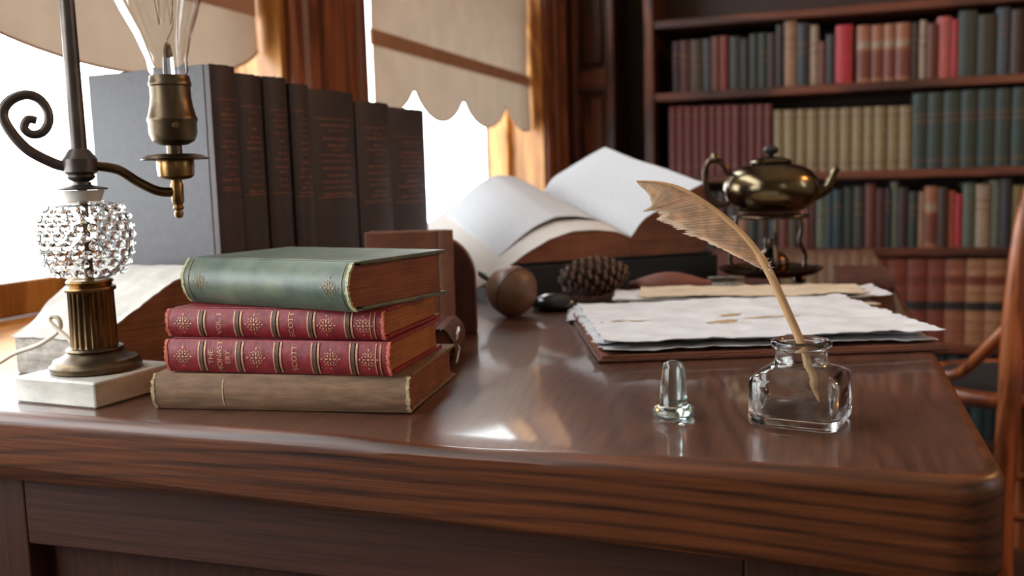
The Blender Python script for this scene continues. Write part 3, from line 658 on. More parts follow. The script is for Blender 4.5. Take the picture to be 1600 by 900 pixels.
for i in range(7):
    L = .2525-.026*((ts[i]+ts[i+1])/2)/.39+(.0015, -.001, .002, 0, .0015, -.001, .001)[i]; T = ts[i+1]-ts[i]-.0006
    o = thing('tall_volume', tl[i], 'book', (-.51+.12*ts[i]+(.0, .004, .002, -.001, .003, .001, .004)[i]*-.5, .725+.993*ts[i], DZ+.0003), 0, 'row of tall dark volumes')
    cx, cyv, cz = (0, 0, -1), (-.9928, .12, 0), (.12, .9928, 0)
    o.matrix_world = Matrix(((cx[0], cyv[0], cz[0], o.location.x), (cx[1], cyv[1], cz[1], o.location.y), (cx[2], cyv[2], cz[2], o.location.z), (0, 0, 0, 1)))
    sp, fn = old_book(o, L, .152, T, M['tome'], M['pg_grey'], M['tome_spine_red'] if i == 0 else M['tome_spine'], bulge=min(.006, T*.14), tb=.003, xo=-L, ragged=.0012, seed=20+i)
    rnd = random.Random(40+i); V, Fc = [], []
    def bar(xa, xb, za, zb):
        for k in range(4):
            z_0 = za+(zb-za)*k/4; z_1 = za+(zb-za)*(k+1)/4; b = len(V)
            V.extend([fn(xa, z_0), fn(xb, z_0), fn(xb, z_1), fn(xa, z_1)]); Fc.append((b, b+1, b+2, b+3))
    x = .030+rnd.uniform(-.004, .004); bar(x, x+.0012, T*.1, T*.9)
    while x < .102:
        x += rnd.uniform(.0045, .008); c = T*.5; hw = T*rnd.uniform(.12, .36)
        nseg = rnd.choice((1, 2, 3)); 
        for s in range(nseg):
            a = c-hw+2*hw*s/nseg; bar(x, x+rnd.uniform(.0012, .0026), a+.0006, a+2*hw/nseg-.0008)
    bar(.110, .1113, T*.1, T*.9)
    obj('gilt_lettering', V, Fc, M['gilt_tome'], sp)

# ------------------------------------------------------------------ pale swollen book under the window
M['vellum'] = mat('pale_mottled_paper', srgb(206, 202, 194), 0.8, var=0.14, scale=45, bump=0.6)
M['vellum_edge'] = mat('stained_pale_edges', srgb(196, 188, 176), 0.85, var=0.45, scale=70, bump=0.8, stretch=(1, 1, 2.2), col2=srgb(214, 206, 196))
M['pg_dark'] = pages('dark_brown_page_edges', srgb(122, 78, 50), 2, 500, var=.4)
t = thing('swollen_book', 'old swollen book with pale curled page and brown edges behind the lamp', 'book', (-.626, .6005, DZ+.0003), rz(-2))
def swtop(s, q):      # s across x, q from front to back
    y = .112*q; x0 = .004*nz(q*7, 2); x1 = .082+.032*q+.0025*nz(q*14, 5)+.001*nz(q*50, 1)
    z = .030+.047*sin(min(q*1.02, 1)*pi/2)**1.25+.0018*nz(s*4, q*3, 2)
    return (x0+(x1-x0)*s, y, z)
nu, nv = 16, 20
V, Fc = grid(nu, nv, lambda s, q: Vector(swtop(s, q))-Vector((0, 0, .0016)))
nb = len(V); V = V+[(p[0], p[1], .0) for p in V]
rim = [i for i in range(nu+1)]+[j*(nu+1)+nu for j in range(1, nv+1)]+[nv*(nu+1)+i for i in range(nu-1, -1, -1)]+[j*(nu+1) for j in range(nv-1, 0, -1)]
Fc = Fc+[tuple(reversed([i+nb for i in f])) for f in Fc]+[(rim[k], rim[(k+1) % len(rim)], rim[(k+1) % len(rim)]+nb, rim[k]+nb) for k in range(len(rim))]
pbk = obj('page_block', V, Fc, M['pg_dark'], t, 40)
pbk.data.materials.append(M['vellum_edge'])
for p in pbk.data.polygons:
    if abs(p.normal.z) < .7 and (p.normal.y < -.6 or p.normal.x < -.6): p.material_index = 1
obj('curled_page', *shell(22, 24, lambda s, q: Vector(swtop(s, q))+Vector((.0022*(s-.5)*2, -.0015*(1-q), .0004+.001*nz(s*9, q*9, 7))), .0011), M['vellum'], t, 60)

# ------------------------------------------------------------------ small leather books behind the stack
M['leather'] = mat('brown_leather', srgb(112, 66, 44), 0.45, var=0.3, scale=40, bump=0.4)
M['leather_d'] = mat('dark_brown_leather', srgb(84, 46, 34), 0.5, var=0.35, scale=60, bump=0.8)
o = thing('leather_book', 'small brown leather book standing upright behind the green book', 'book', (-.318, .792, DZ+.0003))
th = radians(16); cx, cyv, cz = (0, 0, -1), (-cos(th), -sin(th), 0), (-sin(th), cos(th), 0)
o.matrix_world = Matrix(((cx[0], cyv[0], cz[0], o.location.x), (cx[1], cyv[1], cz[1], o.location.y), (cx[2], cyv[2], cz[2], o.location.z), (0, 0, 0, 1)))
old_book(o, .1005, .078, .026, M['leather'], M['pg_brown'], bulge=.006, tb=.0025, xo=-.1005, ragged=.001, seed=61, sq=2.0)
cs = thing('leather_case', 'round-shouldered brown leather case beside the upright leather book', 'case', (-.354, .838, DZ+.0003), radians(16))
def case(x0, x1, h, r, d0, d1):
    pts = [(x0, 0), (x1, 0)]+[(x1-r+r*cos(a), h-r+r*sin(a)) for a in np.linspace(0, pi/2, 9)]+[(x0+r*.5-r*.5*sin(a), h-r*.5+r*.5*cos(a)) for a in np.linspace(0, pi/2, 7)]
    n = len(pts); V = [(a, d0, b) for a, b in pts]+[(a, d1, b) for a, b in pts]
    return V, [tuple(range(n)), tuple(range(2*n-1, n-1, -1))]+[(i, (i+1) % n, n+(i+1) % n, n+i) for i in range(n)]
bevel(obj('case_body', *case(-.06, .038, .094, .040, -.014, .012), M['leather'], cs, 40), .004, 3)
bevel(obj('case_flap', *case(-.061, .039, .0945, .0405, -.0165, -.0142), M['leather_d'], cs, 40), .001, 2).scale = (1, 1, 1)
o = thing('tattered_book', 'tattered dark leather book lying behind the red books, torn paper on it', 'book', (-.271, .672, DZ+.0003), rz(104))
sp, fn = old_book(o, .075, .098, .032, M['leather_d'], M['pg_brown'], bulge=.008, tb=.0024, ragged=.006, seed=63)
M['scrap'] = mat('white_scrap_paper', srgb(214, 210, 204), 0.9, var=0.1, scale=60)
for j, (x, z, w_, h_) in enumerate(((.006, .026, .013, .006), (.004, .010, .012, .010))):
    rnd = random.Random(70+j)
    obj('torn_paper', *shell(5, 3, lambda a, b: (x-.004+w_*a+rnd.uniform(-.001, .001), -.0012-.002*b-.001*sin(a*5), z-h_/2+h_*b+rnd.uniform(-.0008, .0008)+.003*a), Vector((0, .0004, 0))), M['scrap'], o, 60)
o = thing('dark_flat_book', 'flat dark brown book lying behind the papers right of the kettle', 'book', (.012, 1.15, DZ+.0003), rz(3))
old_book(o, .062, .11, .024, M['leather_d'], M['pg_brown'], bulge=.004, tb=.002, seed=64)

# ------------------------------------------------------------------ large open book on a black slope
G = Vector((-.234, 1.185)); UX = Vector((.794, .6077)); VX = Vector((-.6077, .794))
og = bpy.data.objects.new('reading_slope', None); C.objects.link(og)
tag(og, 'black wedge-shaped reading slope under the big open book', 'book rest')
ang = atan2(UX.y, UX.x)
og.location = (G.x, G.y, DZ); og.rotation_euler = (0, 0, ang)
M['black'] = mat('black_leathercloth', srgb(30, 31, 32), 0.6, var=.3, scale=50, bump=.3)
TI = .185       # rise per metre along the spine
VL = .30
V = [(-.150, .004, 0), (.125, .004, 0), (.125, VL, 0), (-.150, VL, 0), (-.150, .004, .0395), (.125, .004, .0395), (.125, VL, .0395+TI*VL), (-.150, VL, .0395+TI*VL)]
bevel(obj('slope_body', V, [(0, 3, 2, 1), (4, 5, 6, 7), (0, 1, 5, 4), (1, 2, 6, 5), (2, 3, 7, 6), (3, 0, 4, 7)], M['black'], og), .003)
bevel(obj('front_lip', *boxes([(-.150, .125, -.002, .0038, 0, .0385)]), M['black'], og), .0015)
ob = thing('open_book', 'huge open book with pale bluish pages and brown edges', 'book', (G.x, G.y, DZ+.0400), ang)
PU = [-.235, -.2, -.17, -.14, -.11, -.08, -.05, -.02, -.006, 0, .004, .012, .02, .05, .08, .105]
PZ = [-.0165, .0175-.04+.0005, .036-.04, .055-.04, .07-.04, .0785-.04, .0792-.04, .0755-.04, .070-.04, .067-.04, .072-.04, .083-.04, .090-.04, .1062-.04, .121-.04, .132-.04]
PZ[0] = -.0375; PZ[1] = -.0215
def pz(u): return float(np.interp(u, PU, PZ))
def opt(u, v, dz=0.0):
    # fan a little: the pages lift toward the far end
    lift = TI*v
    return Vector((u, v, pz(u)+lift+dz+.0025*nz(u*12, v*9, 3)*(1 if v > .01 else 0)))
M['page'] = mat('pale_printed_page', srgb(196, 198, 202), 0.75, var=0.06, scale=300, stretch=(.3, 1, 1), bump=.15)
M['page_warm'] = mat('pale_warm_page', srgb(206, 200, 194), 0.75, var=0.06, scale=300, stretch=(.3, 1, 1), bump=.15)
M['pg_open'] = pages('brown_open_edges', srgb(132, 82, 58), 2, 350, var=.3)
def blockside(u0, u1):
    nu, nv = 14, 8
    f1 = lambda s, q: opt(u0+(u1-u0)*s, VL*q, -.0012)
    V, Fc = grid(nu, nv, f1); n = len(V)
    V = V+[Vector((p[0], p[1], .0028+TI*p[1])) for p in V]
    rim = [i for i in range(nu+1)]+[j*(nu+1)+nu for j in range(1, nv+1)]+[nv*(nu+1)+i for i in range(nu-1, -1, -1)]+[j*(nu+1) for j in range(nv-1, 0, -1)]
    return V, Fc+[tuple(reversed([i+n for i in f])) for f in Fc]+[(rim[k], rim[(k+1) % len(rim)], rim[(k+1) % len(rim)]+n, rim[k]+n) for k in range(len(rim))]
obj('page_block', *blockside(-.155, -.0005), M['pg_open'], ob, 40)
obj('page_block', *blockside(.0005, .105), M['pg_open'], ob, 40)
obj('left_page', *shell(40, 12, lambda s, q: opt(-.232+.2315*s, VL*q-.0015, .0002), .0009), M['page_warm'], ob, 60)
obj('right_page', *shell(24, 12, lambda s, q: opt(.0008+.1047*s, VL*q-.0015, .0002), .0009), M['page'], ob, 60)
def lifted(s, q):
    u = -.012-.150*s; v = .06+(VL-.06)*q-.02*s
    return opt(u, v, .0012+.016*sin(pi*min(1, s*1.05))*(.35+.65*q))
obj('loose_page', *shell(24, 10, lifted, .0005), M['page'], ob, 60)
for u0, u1 in ((-.150, -.001), (.001, .118)):
    V = [(u0, .001, .0002+TI*.001), (u1, .001, .0002+TI*.001), (u1, VL+.004, .0002+TI*(VL+.004)), (u0, VL+.004, .0002+TI*(VL+.004))]; V = V+[(a, b, c+.0022) for a, b, c in V]
    obj('cover', V, [(0, 3, 2, 1), (4, 5, 6, 7), (0, 1, 5, 4), (1, 2, 6, 5), (2, 3, 7, 6), (3, 0, 4, 7)], M['black'], ob)

# ================================================================== LAMP
M['marble'] = mat('white_marble', srgb(206, 203, 194), 0.3, var=0.3, scale=20, detail=9, stretch=(1, 1, 3))
M['clear'] = glass('clear_glass', (.97, .98, .98))
M['ink_glass'] = glass('ink_bottle_glass', (.93, .96, .95), 0.02)
M['aqua'] = glass('aqua_glass', (.66, .88, .88), 0.16)
_nt = M['ink_glass'].node_tree; _n = _nt.nodes.new('ShaderNodeTexNoise'); _n.inputs['Scale'].default_value = 70; _n.inputs['Detail'].default_value = 4
_tc = _nt.nodes.new('ShaderNodeTexCoord'); _nt.links.new(_tc.outputs['Object'], _n.inputs['Vector'])
_r = _nt.nodes.new('ShaderNodeMapRange'); _r.inputs['From Min'].default_value = .48; _r.inputs['From Max'].default_value = .75; _r.inputs['To Max'].default_value = .35
_nt.links.new(_n.outputs['Fac'], _r.inputs['Value']); _nt.links.new(_r.outputs['Result'], _nt.nodes['Principled BSDF'].inputs['Roughness'])
M['bulb'] = pane_glass('bulb_glass')
M['cord'] = mat('cream_cord', srgb(216, 206, 184), 0.7, var=.08)
M['porcelain'] = mat('milk_glass', srgb(222, 216, 206), 0.3, var=.03)
M['amber'] = mat('amber_ceramic', srgb(150, 92, 44), 0.4, var=.2)
LA = atan2(.669, .743)
lamp = thing('table_lamp', 'antique brass lamp with hobnail glass globe on a marble base', 'lamp', (-.499, .5485, DZ+.0002), LA)
mb = obj('marble_base', *slab(-.038, .038, -.038, .038, .002, [(.001, 0), (0, .0012), (0, .0165), (.0008, .0176), (.002, .018)], 3), M['marble'], lamp, 30)
mb.rotation_euler = (0, 0, radians(-5.3)-LA)
obj('foot', *lathe([(.030, .0182), (.0312, .0195), (.0312, .0225), (.0295, .0238), (.0285, .0262), (.0245, .0275), (.0205, .0300), (.0188, .0315), (.0198, .0330), (.0192, .0345), (.0165, .0350)], 56), M['bronze'], lamp, 40)
nf = 22
obj('fluted_column', *lathe([(.0158, .0350), (.0160, .0365), (.0156, .0740), (.0158, .0752)], nf*8, lambda a, z: 1-.075*(.5+.5*cos(nf*a))**1.5 if .036 < z < .0745 else 1.0), M['brass_dark'], lamp, 60)
obj('column_collar', *lathe([(.0170, .0752), (.0176, .0765), (.0170, .0778), (.0145, .0785), (.0150, .0805), (.0160, .0815), (.0152, .0830), (.0120, .0832)], 40), M['brass'], lamp, 40)
gp = [(.0118, .0834), (.0165, .0850), (.0225, .0890), (.0270, .0960), (.0292, .1050), (.0300, .1150), (.0292, .1240), (.0265, .1310), (.0210, .1365), (.0140, .1385)]
gin = [(r-.0028, z+(.0022 if z < .1 else -.0018 if z > .13 else 0)) for r, z in gp]
gl = obj('glass_globe', *lathe(gp+gin[::-1], 56), M['clear'], lamp, 60)
gv = gl.data
def gprof(z): return float(np.interp(z, [p[1] for p in gp], [p[0] for p in gp]))
nail = None
for j in range(8):
    z = .0895+.0062*j; r = gprof(z); n = 20 if 1 < j < 7 else 17
    slope = (gprof(z+.002)-gprof(z-.002))/.004
    for i in range(n):
        a = 2*pi*(i+.5*(j % 2))/n
        if nail is None:
            V, Fc = lathe([(.0, .0026), (.0016, .0022), (.0028, .0010), (.0034, -.0008)], 10)
            nail = obj('hobnail', V, Fc, M['clear'], gl, 180); h = nail
        else:
            h = nail.copy(); C.objects.link(h); h.parent = gl
        nrm = Vector((cos(a), sin(a), -slope)).normalized()
        h.matrix_local = Matrix.Translation(Vector((r*cos(a), r*sin(a), z))+nrm*.0009) @ nrm.to_track_quat('Z', 'Y').to_matrix().to_4x4()
obj('inner_rod', *lathe([(.0032, .0832), (.0032, .1500)], 14), M['brass_dark'], lamp, 40)
obj('milk_glass_neck', *lathe([(.0120, .1386), (.0125, .1400), (.0140, .1440), (.0145, .1462), (.0040, .1463)], 32), M['porcelain'], lamp, 40)
obj('cap_disc', *lathe([(.004, .1464), (.0168, .1464), (.0170, .1474), (.0110, .1490), (.0066, .1500), (.0062, .1520), (.0040, .1521)], 40), M['steel'], lamp, 40)
obj('hub', *lathe([(.0052, .1521), (.0080, .1535), (.0095, .1555), (.0088, .1570), (.0112, .1590), (.0115, .1680), (.0100, .1700), (.0082, .1730), (.0066, .1750), (.0055, .1751)], 16), M['steel'], lamp, 30)
obj('pole', *lathe([(.0056, .1751), (.0050, .2700), (.0046, .3800), (.0070, .3820), (.0080, .3880), (.0060, .3950), (.0030, .4000), (0, .4010)], 20), M['steel'], lamp, 40)
scr = [(-.0100, .1632), (-.0174, .1658), (-.0317, .1747), (-.0414, .1872), (-.0456, .1989), (-.041, .2078), (-.0313, .2123), (-.023, .210), (-.018, .2024), (-.0178, .1935), (-.0222, .1868), (-.0289, .1855), (-.0332, .1899), (-.0303, .1957), (-.0252, .1948)]
pth = spline([(x, 0, z) for x, z in scr], 6)
obj('scroll_arm', *tube(pth, [.0040-.0012*i/len(pth) for i in range(len(pth))], 10), M['steel'], lamp, 60)
arm = [(.0100, .1632), (.0244, .1600), (.0363, .1515), (.0476, .1450), (.0560, .1430), (.0625, .1436)]
obj('curved_arm', *tube(spline([(x, 0, z) for x, z in arm], 6), .0036, 10), M['brass_dark'], lamp, 60)
sx = .0635
def at_socket(vf): return [(p[0]+sx, p[1], p[2]) for p in vf[0]], vf[1]
obj('arm_finial', *at_socket(lathe([(0, .1235), (.0026, .1245), (.0034, .1270), (.0026, .1295), (.0040, .1310), (.0030, .1335), (.0044, .1360), (.0046, .1480), (.0038, .1500), (.0036, .1515)], 20)), M['brass'], lamp, 40)
obj('candle_cup', *at_socket(lathe([(.0036, .1515), (.0100, .1525), (.0125, .1545), (.0132, .1600), (.0132, .1655), (.0128, .1672), (.004, .1673)], 36)), M['brass'], lamp, 40)
obj('drip_pan', *at_socket(lathe([(.004, .1674), (.0140, .1674), (.0190, .1680), (.0235, .1664), (.0238, .1672), (.0195, .1695), (.0140, .1705), (.0055, .1706)], 44)), M['brass_dark'], lamp, 40)
obj('socket', *at_socket(lathe([(.0055, .1706), (.0055, .1765), (.0100, .1772), (.0148, .1800), (.0168, .1850), (.0170, .1930), (.0176, .1942), (.0176, .1960), (.0168, .1975), (.0150, .2050), (.0142, .2110), (.0142, .2185), (.0150, .2195), (.0150, .2215), (.0144, .2225), (.0140, .2262), (.0100, .2263)], 40)), M['bronze'], lamp, 35)
obj('socket_key', *xf(tube([(0, 0, 0), (0, -.012, 0)], .0022, 8), Matrix.Translation((sx, -.0165, .190))), M['brass'], lamp, 40)
bpr = [(.0120, .2263), (.0138, .2300), (.0142, .2380), (.0195, .2550), (.0268, .2720), (.0330, .2900), (.0355, .3060), (.0335, .3220), (.0270, .3370), (.0170, .3470), (.0070, .3520), (.0003, .3540)]
bulb_ = obj('glass_bulb', *at_socket(lathe(bpr+[(max(.0002, r-.0009), z-(.0008 if z > .31 else 0)) for r, z in bpr[::-1]], 48)), M['clear'], lamp, 60)
for v_ in bulb_.data.vertices: v_.co.x -= .08*(v_.co.z-.2263)
obj('filament_mount', *at_socket(merge(lathe([(.0042, .2264), (.0036, .2380), (.0030, .2450), (.0016, .2500), (.0004, .2510)], 14))), M['clear'], lamp, 60)
obj('filament_bead', *at_socket(lathe([(.001, .2390), (.0024, .2400), (.0030, .2440), (.0024, .2480), (.0008, .2490)], 12)), M['amber'], lamp, 60)
fil = [(sx+(.012 if k % 2 else .005)*cos(k*.9), (.012 if k % 2 else .005)*sin(k*.9), .318 if k % 2 else .262) for k in range(8)]
obj('filament', *tube([(sx, 0, .251)]+fil, .0003, 5), M['brass_dark'], lamp)
cpts = [(-.523, .567, .782), (-.532, .568, .788), (-.542, .569, .796), (-.559, .571, .807), (-.561, .574, .811), (-.556, .5755, .810), (-.555, .576, .803), (-.563, .577, .7965), (-.580, .577, .788), (-.604, .579, .781), (-.625, .580, .7715), (-.647, .582, .7635), (-.665, .584, .735), (-.672, .586, .60), (-.674, .588, .30), (-.674, .6, .006)]
inv = Matrix.Rotation(-LA, 3, 'Z')
obj('power_cord', *tube(spline([inv @ (Vector(p)-Vector((-.499, .5485, DZ+.0002))) for p in cpts], 6), .0017, 8), M['cord'], lamp, 60)

# ================================================================== PAPERS
M['paper'] = mat('aged_paper', srgb(210, 211, 214), 0.85, var=0.13, scale=34, bump=.4)
M['paper_tan'] = mat('tan_paper', srgb(204, 186, 160), 0.85, var=0.16, scale=26, bump=.4)
M['stain'] = mat('brown_stained_paper', srgb(176, 148, 112), 0.9, var=0.25, scale=60)
def sheet(label, x, y, z, rot, L, W, m, seed, lift=0.0, curl=0.0, holes=0, th=.0007):
    rnd = random.Random(seed)
    t = thing('paper_sheet', label, 'paper', (x, y, z), radians(rot), 'old papers on the desk')
    def fn(s, q):
        e = min(s, 1-s, q, 1-q)
        rg = .0055*(1 if e < .001 else 0)
        xx = s*L+rg*nz(q*23+seed, s*19, seed)+.0012*nz(q*90, s*80, seed)*(1 if e < .001 else 0); yy = q*W+rg*nz(s*23, q*19+seed, seed+4)
        wx = x+cos(radians(rot))*xx-sin(radians(rot))*yy; wy = y+sin(radians(rot))*xx+cos(radians(rot))*yy
        zz = .0018*(nz(wx*24, wy*34, .3)+1)+.0012*(nz(wx*75, wy*110, seed*.02)+1)+lift*max(0, nz(s*3+seed, q*3, 1))
        zz += curl*(max(0, s-.82)/.18)**2+curl*.7*(max(0, .12-q)/.12)**2
        return (xx, yy, zz)
    obj('leaf', *shell(64, 48, fn, th), m, t, 60)
    for k in range(holes):
        s0 = rnd.uniform(.08, .8); q0 = rnd.uniform(.05, .85); ls = rnd.uniform(.04, .12); lq = rnd.uniform(.012, .035)
        n = 18; V = [Vector(fn(min(.97, max(.03, s0+ls*cos(2*pi*i/n)*(1+.9*nz(i*.7, k*3, seed)))), min(.97, max(.03, q0+lq*sin(2*pi*i/n)*(1+.9*nz(i*.7, k*3, seed+1))))))+Vector((0, 0, .0003)) for i in range(n)]
        c = sum(V, Vector())/n; V.append(Vector(fn(s0, q0))+Vector((0, 0, .0003)))
        obj('brown_stain', V, [(i, (i+1) % n, n) for i in range(n)], M['stain'], t, 60)
    return t
fo = thing('leather_folio', 'thin dark leather folio lying under the ragged papers', 'folder', (-.168, .7155, DZ+.0003), radians(20), None)
bevel(obj('back_board', *boxes([(0, .278, 0, .243, 0, .0022)]), M['leather_d'], fo), .0008)
obj('page_layers', *slab(.003, .275, .003, .241, .001, [(0, .0023), (.0004, .0033), (.0002, .0043), (.0008, .0052)], 2), M['pg_brown'], fo)
zz = DZ+.0063
sheet('wrinkled off-white sheet lowest in the ragged pile on the leather folio', -.166, .722, zz, 20.4, .268, .236, M['paper'], 3, .001, holes=2)
sheet('ragged off-white sheet in the middle of the pile, poking out at left', -.176, .740, zz+.0030, 19.0, .262, .222, M['paper'], 5, .0015, holes=2)
sheet('top ragged off-white sheet with brown stains nearest the ink bottle', -.163, .7225, zz+.0062, 20.0, .270, .228, M['paper'], 9, .002, curl=.001, holes=4)
zb = DZ+.0004
sheet('off-white sheet lying flat on the desk left of the pile', -.243, .905, zb, 13, .075, .12, M['paper'], 21, .001)
sheet('tan sheet at the bottom of the back papers by the kettle', -.205, .968, DZ+.0045+.0005, 11, .262, .125, M['paper_tan'], 12, .001)
sheet('pale sheet in the back papers with a curled right end', -.215, .985, DZ+.0085, 9.5, .285, .108, M['paper'], 15, .002, curl=.004, holes=3)
sheet('tan edged sheet on top of the back papers below the spindle', -.190, 1.000, DZ+.0120, 8.5, .235, .092, M['paper_tan'], 18, .002, curl=.002)
pk = obj('paper_packet', *slab(-.21, .055, .955, 1.075, .003, [(.001, DZ+.0003), (0, DZ+.001), (0, DZ+.0035), (.001, DZ+.0044)], 3), M['pg_brown'], None, 40)
tag(pk, 'brown paper packet under the back papers', 'paper')

# ================================================================== INK BOTTLE, STOPPER, QUILL
def sqc(blend, hs, cr, n=48):
    out = []
    for i in range(n):
        a = 2*pi*(i+.5)/n; c, s = cos(a), sin(a)
        # rounded square of half size hs
        b = hs-cr; best = hs/max(abs(c), abs(s))
        px, py = best*c, best*s
        if abs(px) > b and abs(py) > b:
            ox, oy = math.copysign(b, c), math.copysign(b, s); dd = c*ox+s*oy
            best = dd+sqrt(max(0, dd*dd-(ox*ox+oy*oy-cr*cr)))
        r = best*(1-blend)+hs*blend
        out.append((r*c, r*s))
    return out
bt = thing('ink_bottle', 'square clear glass ink bottle holding the quill', 'bottle', (-.0132, .5685, DZ+.0003), radians(-11.3)); bt.scale = (1.09, 1.09, .94)
pr = [(0, .0195, 0), (0, .0222, .0010), (0, .0230, .0032), (0, .0232, .0060), (0, .0230, .0270), (0, .0222, .0300), (.3, .0205, .0322), (.75, .0172, .0345), (1, .0145, .0365), (1, .0136, .0390), (1, .0134, .0455), (1, .0150, .0468), (1, .0158, .0482), (1, .0156, .0502), (1, .0145, .0512), (1, .0125, .0512),
      (1, .0112, .0500), (1, .0110, .0390), (1, .0120, .0368), (.75, .0145, .0340), (.3, .0178, .0312), (0, .0196, .0288), (0, .0203, .0262), (0, .0203, .0085), (0, .0190, .0062), (0, .0150, .0056)]
V, Fc = [], []; n = 48
for bl, hs, z in pr: V += [(a, b, z) for a, b in sqc(bl, hs, min(.0055, hs*.3), n)]
for j in range(len(pr)-1):
    for i in range(n): Fc.append((j*n+i, j*n+(i+1) % n, (j+1)*n+(i+1) % n, (j+1)*n+i))
Fc += [tuple(range(n-1, -1, -1)), tuple(range((len(pr)-1)*n, len(pr)*n))]
obj('bottle_glass', V, Fc, M['ink_glass'], bt, 50)
so = obj('bottle_stopper', *lathe([(.0108, 0), (.0120, .0010), (.0124, .0030), (.0120, .0052), (.0108, .0066), (.0090, .0072), (.0083, .0085), (.0078, .0180), (.0070, .0290), (.0058, .0325), (.0035, .0340), (0, .0343)], 40), M['aqua'], None, 50)
so.location = (-.0865, .5640, DZ+.0003); tag(so, 'small aqua glass stopper standing upside down beside the ink bottle', 'stopper')

M['quill'] = mat('horn_quill', srgb(206, 164, 118), 0.35, var=.25, scale=40, stretch=(1, 1, .3))
M['vane_pale'] = thin_cloth('feather_vane_pale', srgb(240, 222, 200), 0.5, var=.1, scale=160)
M['vane'] = thin_cloth('feather_vane', srgb(226, 194, 160), 0.5, var=.16, scale=160)
qp = [(-.0035, .5850, .7680), (-.0095, .5838, .7860), (-.0150, .5825, .8045), (-.0240, .5800, .8265), (-.0340, .5768, .8492), (-.0450, .5745, .8665), (-.0610, .5715, .8825), (-.0790, .5670, .8955), (-.0920, .5640, .9005), (-.1065, .5610, .9022)]
qp = [(a+.002, b-.009, c) for a, b, c in qp]
ql = thing('quill_pen', 'tan feather quill pen standing in the ink bottle', 'quill', qp[0])
Q0 = Vector(qp[0]); qs = spline([Vector(p)-Q0 for p in qp], 8)
obj('shaft', *tube(qs, [(.0006+.0019*min(1, i/6)) if i < 36 else .0025*(1-(i-36)/(len(qs)-36))**.7*.62+.00035 for i in range(len(qs))], 10), M['quill'], ql, 60)
N0 = 32; rach = qs[N0:]; V, Fc = [], []
view = Vector((0.04, -.93, .25)).normalized(); rnd = random.Random(4)
nb_ = 300
def rp(t):
    f = t*(len(rach)-1); i = min(int(f), len(rach)-2); return rach[i].lerp(rach[i+1], f-i), (rach[i+1]-rach[i]).normalized()
def blen(t):
    b = float(np.interp(t, [0, .05, .12, .3, .42, .5, .56, .7, .85, .93, 1], [.008, .017, .0265, .0335, .0335, .0265, .0315, .0250, .0135, .0065, .001]))
    return b
for sd in (1, -1):
    ph = 0
    for k in range(nb_):
        t = (k+.5)/nb_; p, tg = rp(t); nn = view.cross(tg).normalized()*sd
        if (nn.z > 0) == (sd == 1): nn = -nn
        ln = blen(t) if sd == 1 else float(np.interp(t, [0, .08, .5, 1], [.004, .0022, .002, .0008]))
        if k % 11 == 0: ph = rnd.uniform(-.08, .05)
        ln *= 1+rnd.uniform(-.05, .03)+ph
        if rnd.random() < .02: ln *= rnd.uniform(.6, .85)
        sp_ = .66 if sd == 1 else .8
        wdt = .00055; b0 = len(V); sg = 5
        for j in range(sg+1):
            f = j/sg; d = p+(nn*(cos(sp_)*f*(1-.10*f))+tg*(sin(sp_)*f*(1+.1*f)*min(1, max(0, (1.0-t)*2.1-.05))))*ln+view*(.0022*sin(f*pi*.9)*ln/.02)
            ww = wdt*(1-.75*f**3)
            V += [d-tg*ww, d+tg*ww]
        for j in range(sg): Fc.append((b0+2*j, b0+2*j+1, b0+2*j+3, b0+2*j+2))
va = obj('vane', V, Fc, M['vane'], ql); va['kind'] = 'stuff'; va.data.materials.append(M['vane_pale'])
for p in va.data.polygons:
    if (p.index//5)*7919 % 13 < 4 or (p.index % 5 == 4 and p.index//5 < nb_): p.material_index = 1
V, Fc = [], []
for k in range(46):
    p, tg = rp(rnd.uniform(0, .06)); d = Vector((rnd.uniform(-1, 1), rnd.uniform(-.6, .4), rnd.uniform(-.6, 1))).normalized(); a = len(V); ln = rnd.uniform(.002, .006)
    s_ = d.cross(view).normalized()*.00022
    V += [p-s_, p+s_, p+d*ln*.6+s_+Vector((0, 0, -.0004)), p+d*ln*.6-s_+Vector((0, 0, -.0004)), p+d*ln+Vector((0, 0, -.001))]
    Fc += [(a, a+1, a+2, a+3), (a+3, a+2, a+4)]
dn = obj('down_tuft', V, Fc, M['paper'], ql); dn['kind'] = 'stuff'

# ================================================================== CURIOS
M['gourd'] = mat('brown_gourd', srgb(108, 78, 58), 0.4, 0.0, var=.3, scale=40)
be = thing('gourd_rattle', 'round brown gourd rattle with handle lying by the open book', 'rattle', (-.314, .945, DZ+.0005))
ax = Vector((.80, -.52, -.22)).normalized(); mt = Matrix.Translation((0, 0, .0275)) @ ax.to_track_quat('Z', 'Y').to_matrix().to_4x4()
obj('gourd_body', *xf(lathe([(.005, -.0285), (.0085, -.0262), (.0165, -.0215), (.0235, -.0135), (.0268, -.003), (.0272, .005), (.0255, .0115), (.0210, .0170), (.0130, .0210), (.0050, .0228), (0, .0230)], 40), mt), M['gourd'], be, 60)
obj('seam_ring', *xf(tube([(.0263*cos(a_), .0263*sin(a_), .0095) for a_ in np.linspace(0, 2*pi, 48, endpoint=False)], .0011, 6, True), mt), M['leather_d'], be, 60)
obj('handle', *xf(tube([(.0, 0, -.0270), (.0, 0, -.033), (.002, 0, -.040), (.004, 0, -.052), (.005, 0, -.062)], [.006, .0042, .0035, .0042, .003], 12), mt), M['steel'], be, 50)
M['stone'] = mat('dark_polished_stone', srgb(38, 42, 46), 0.12, var=.2, scale=30)
pw = obj('paperweight', *lathe([(.014, 0), (.021, .002), (.0245, .006), (.0240, .010), (.019, .0150), (.010, .0182), (0, .019)], 40), M['stone'], None, 60)
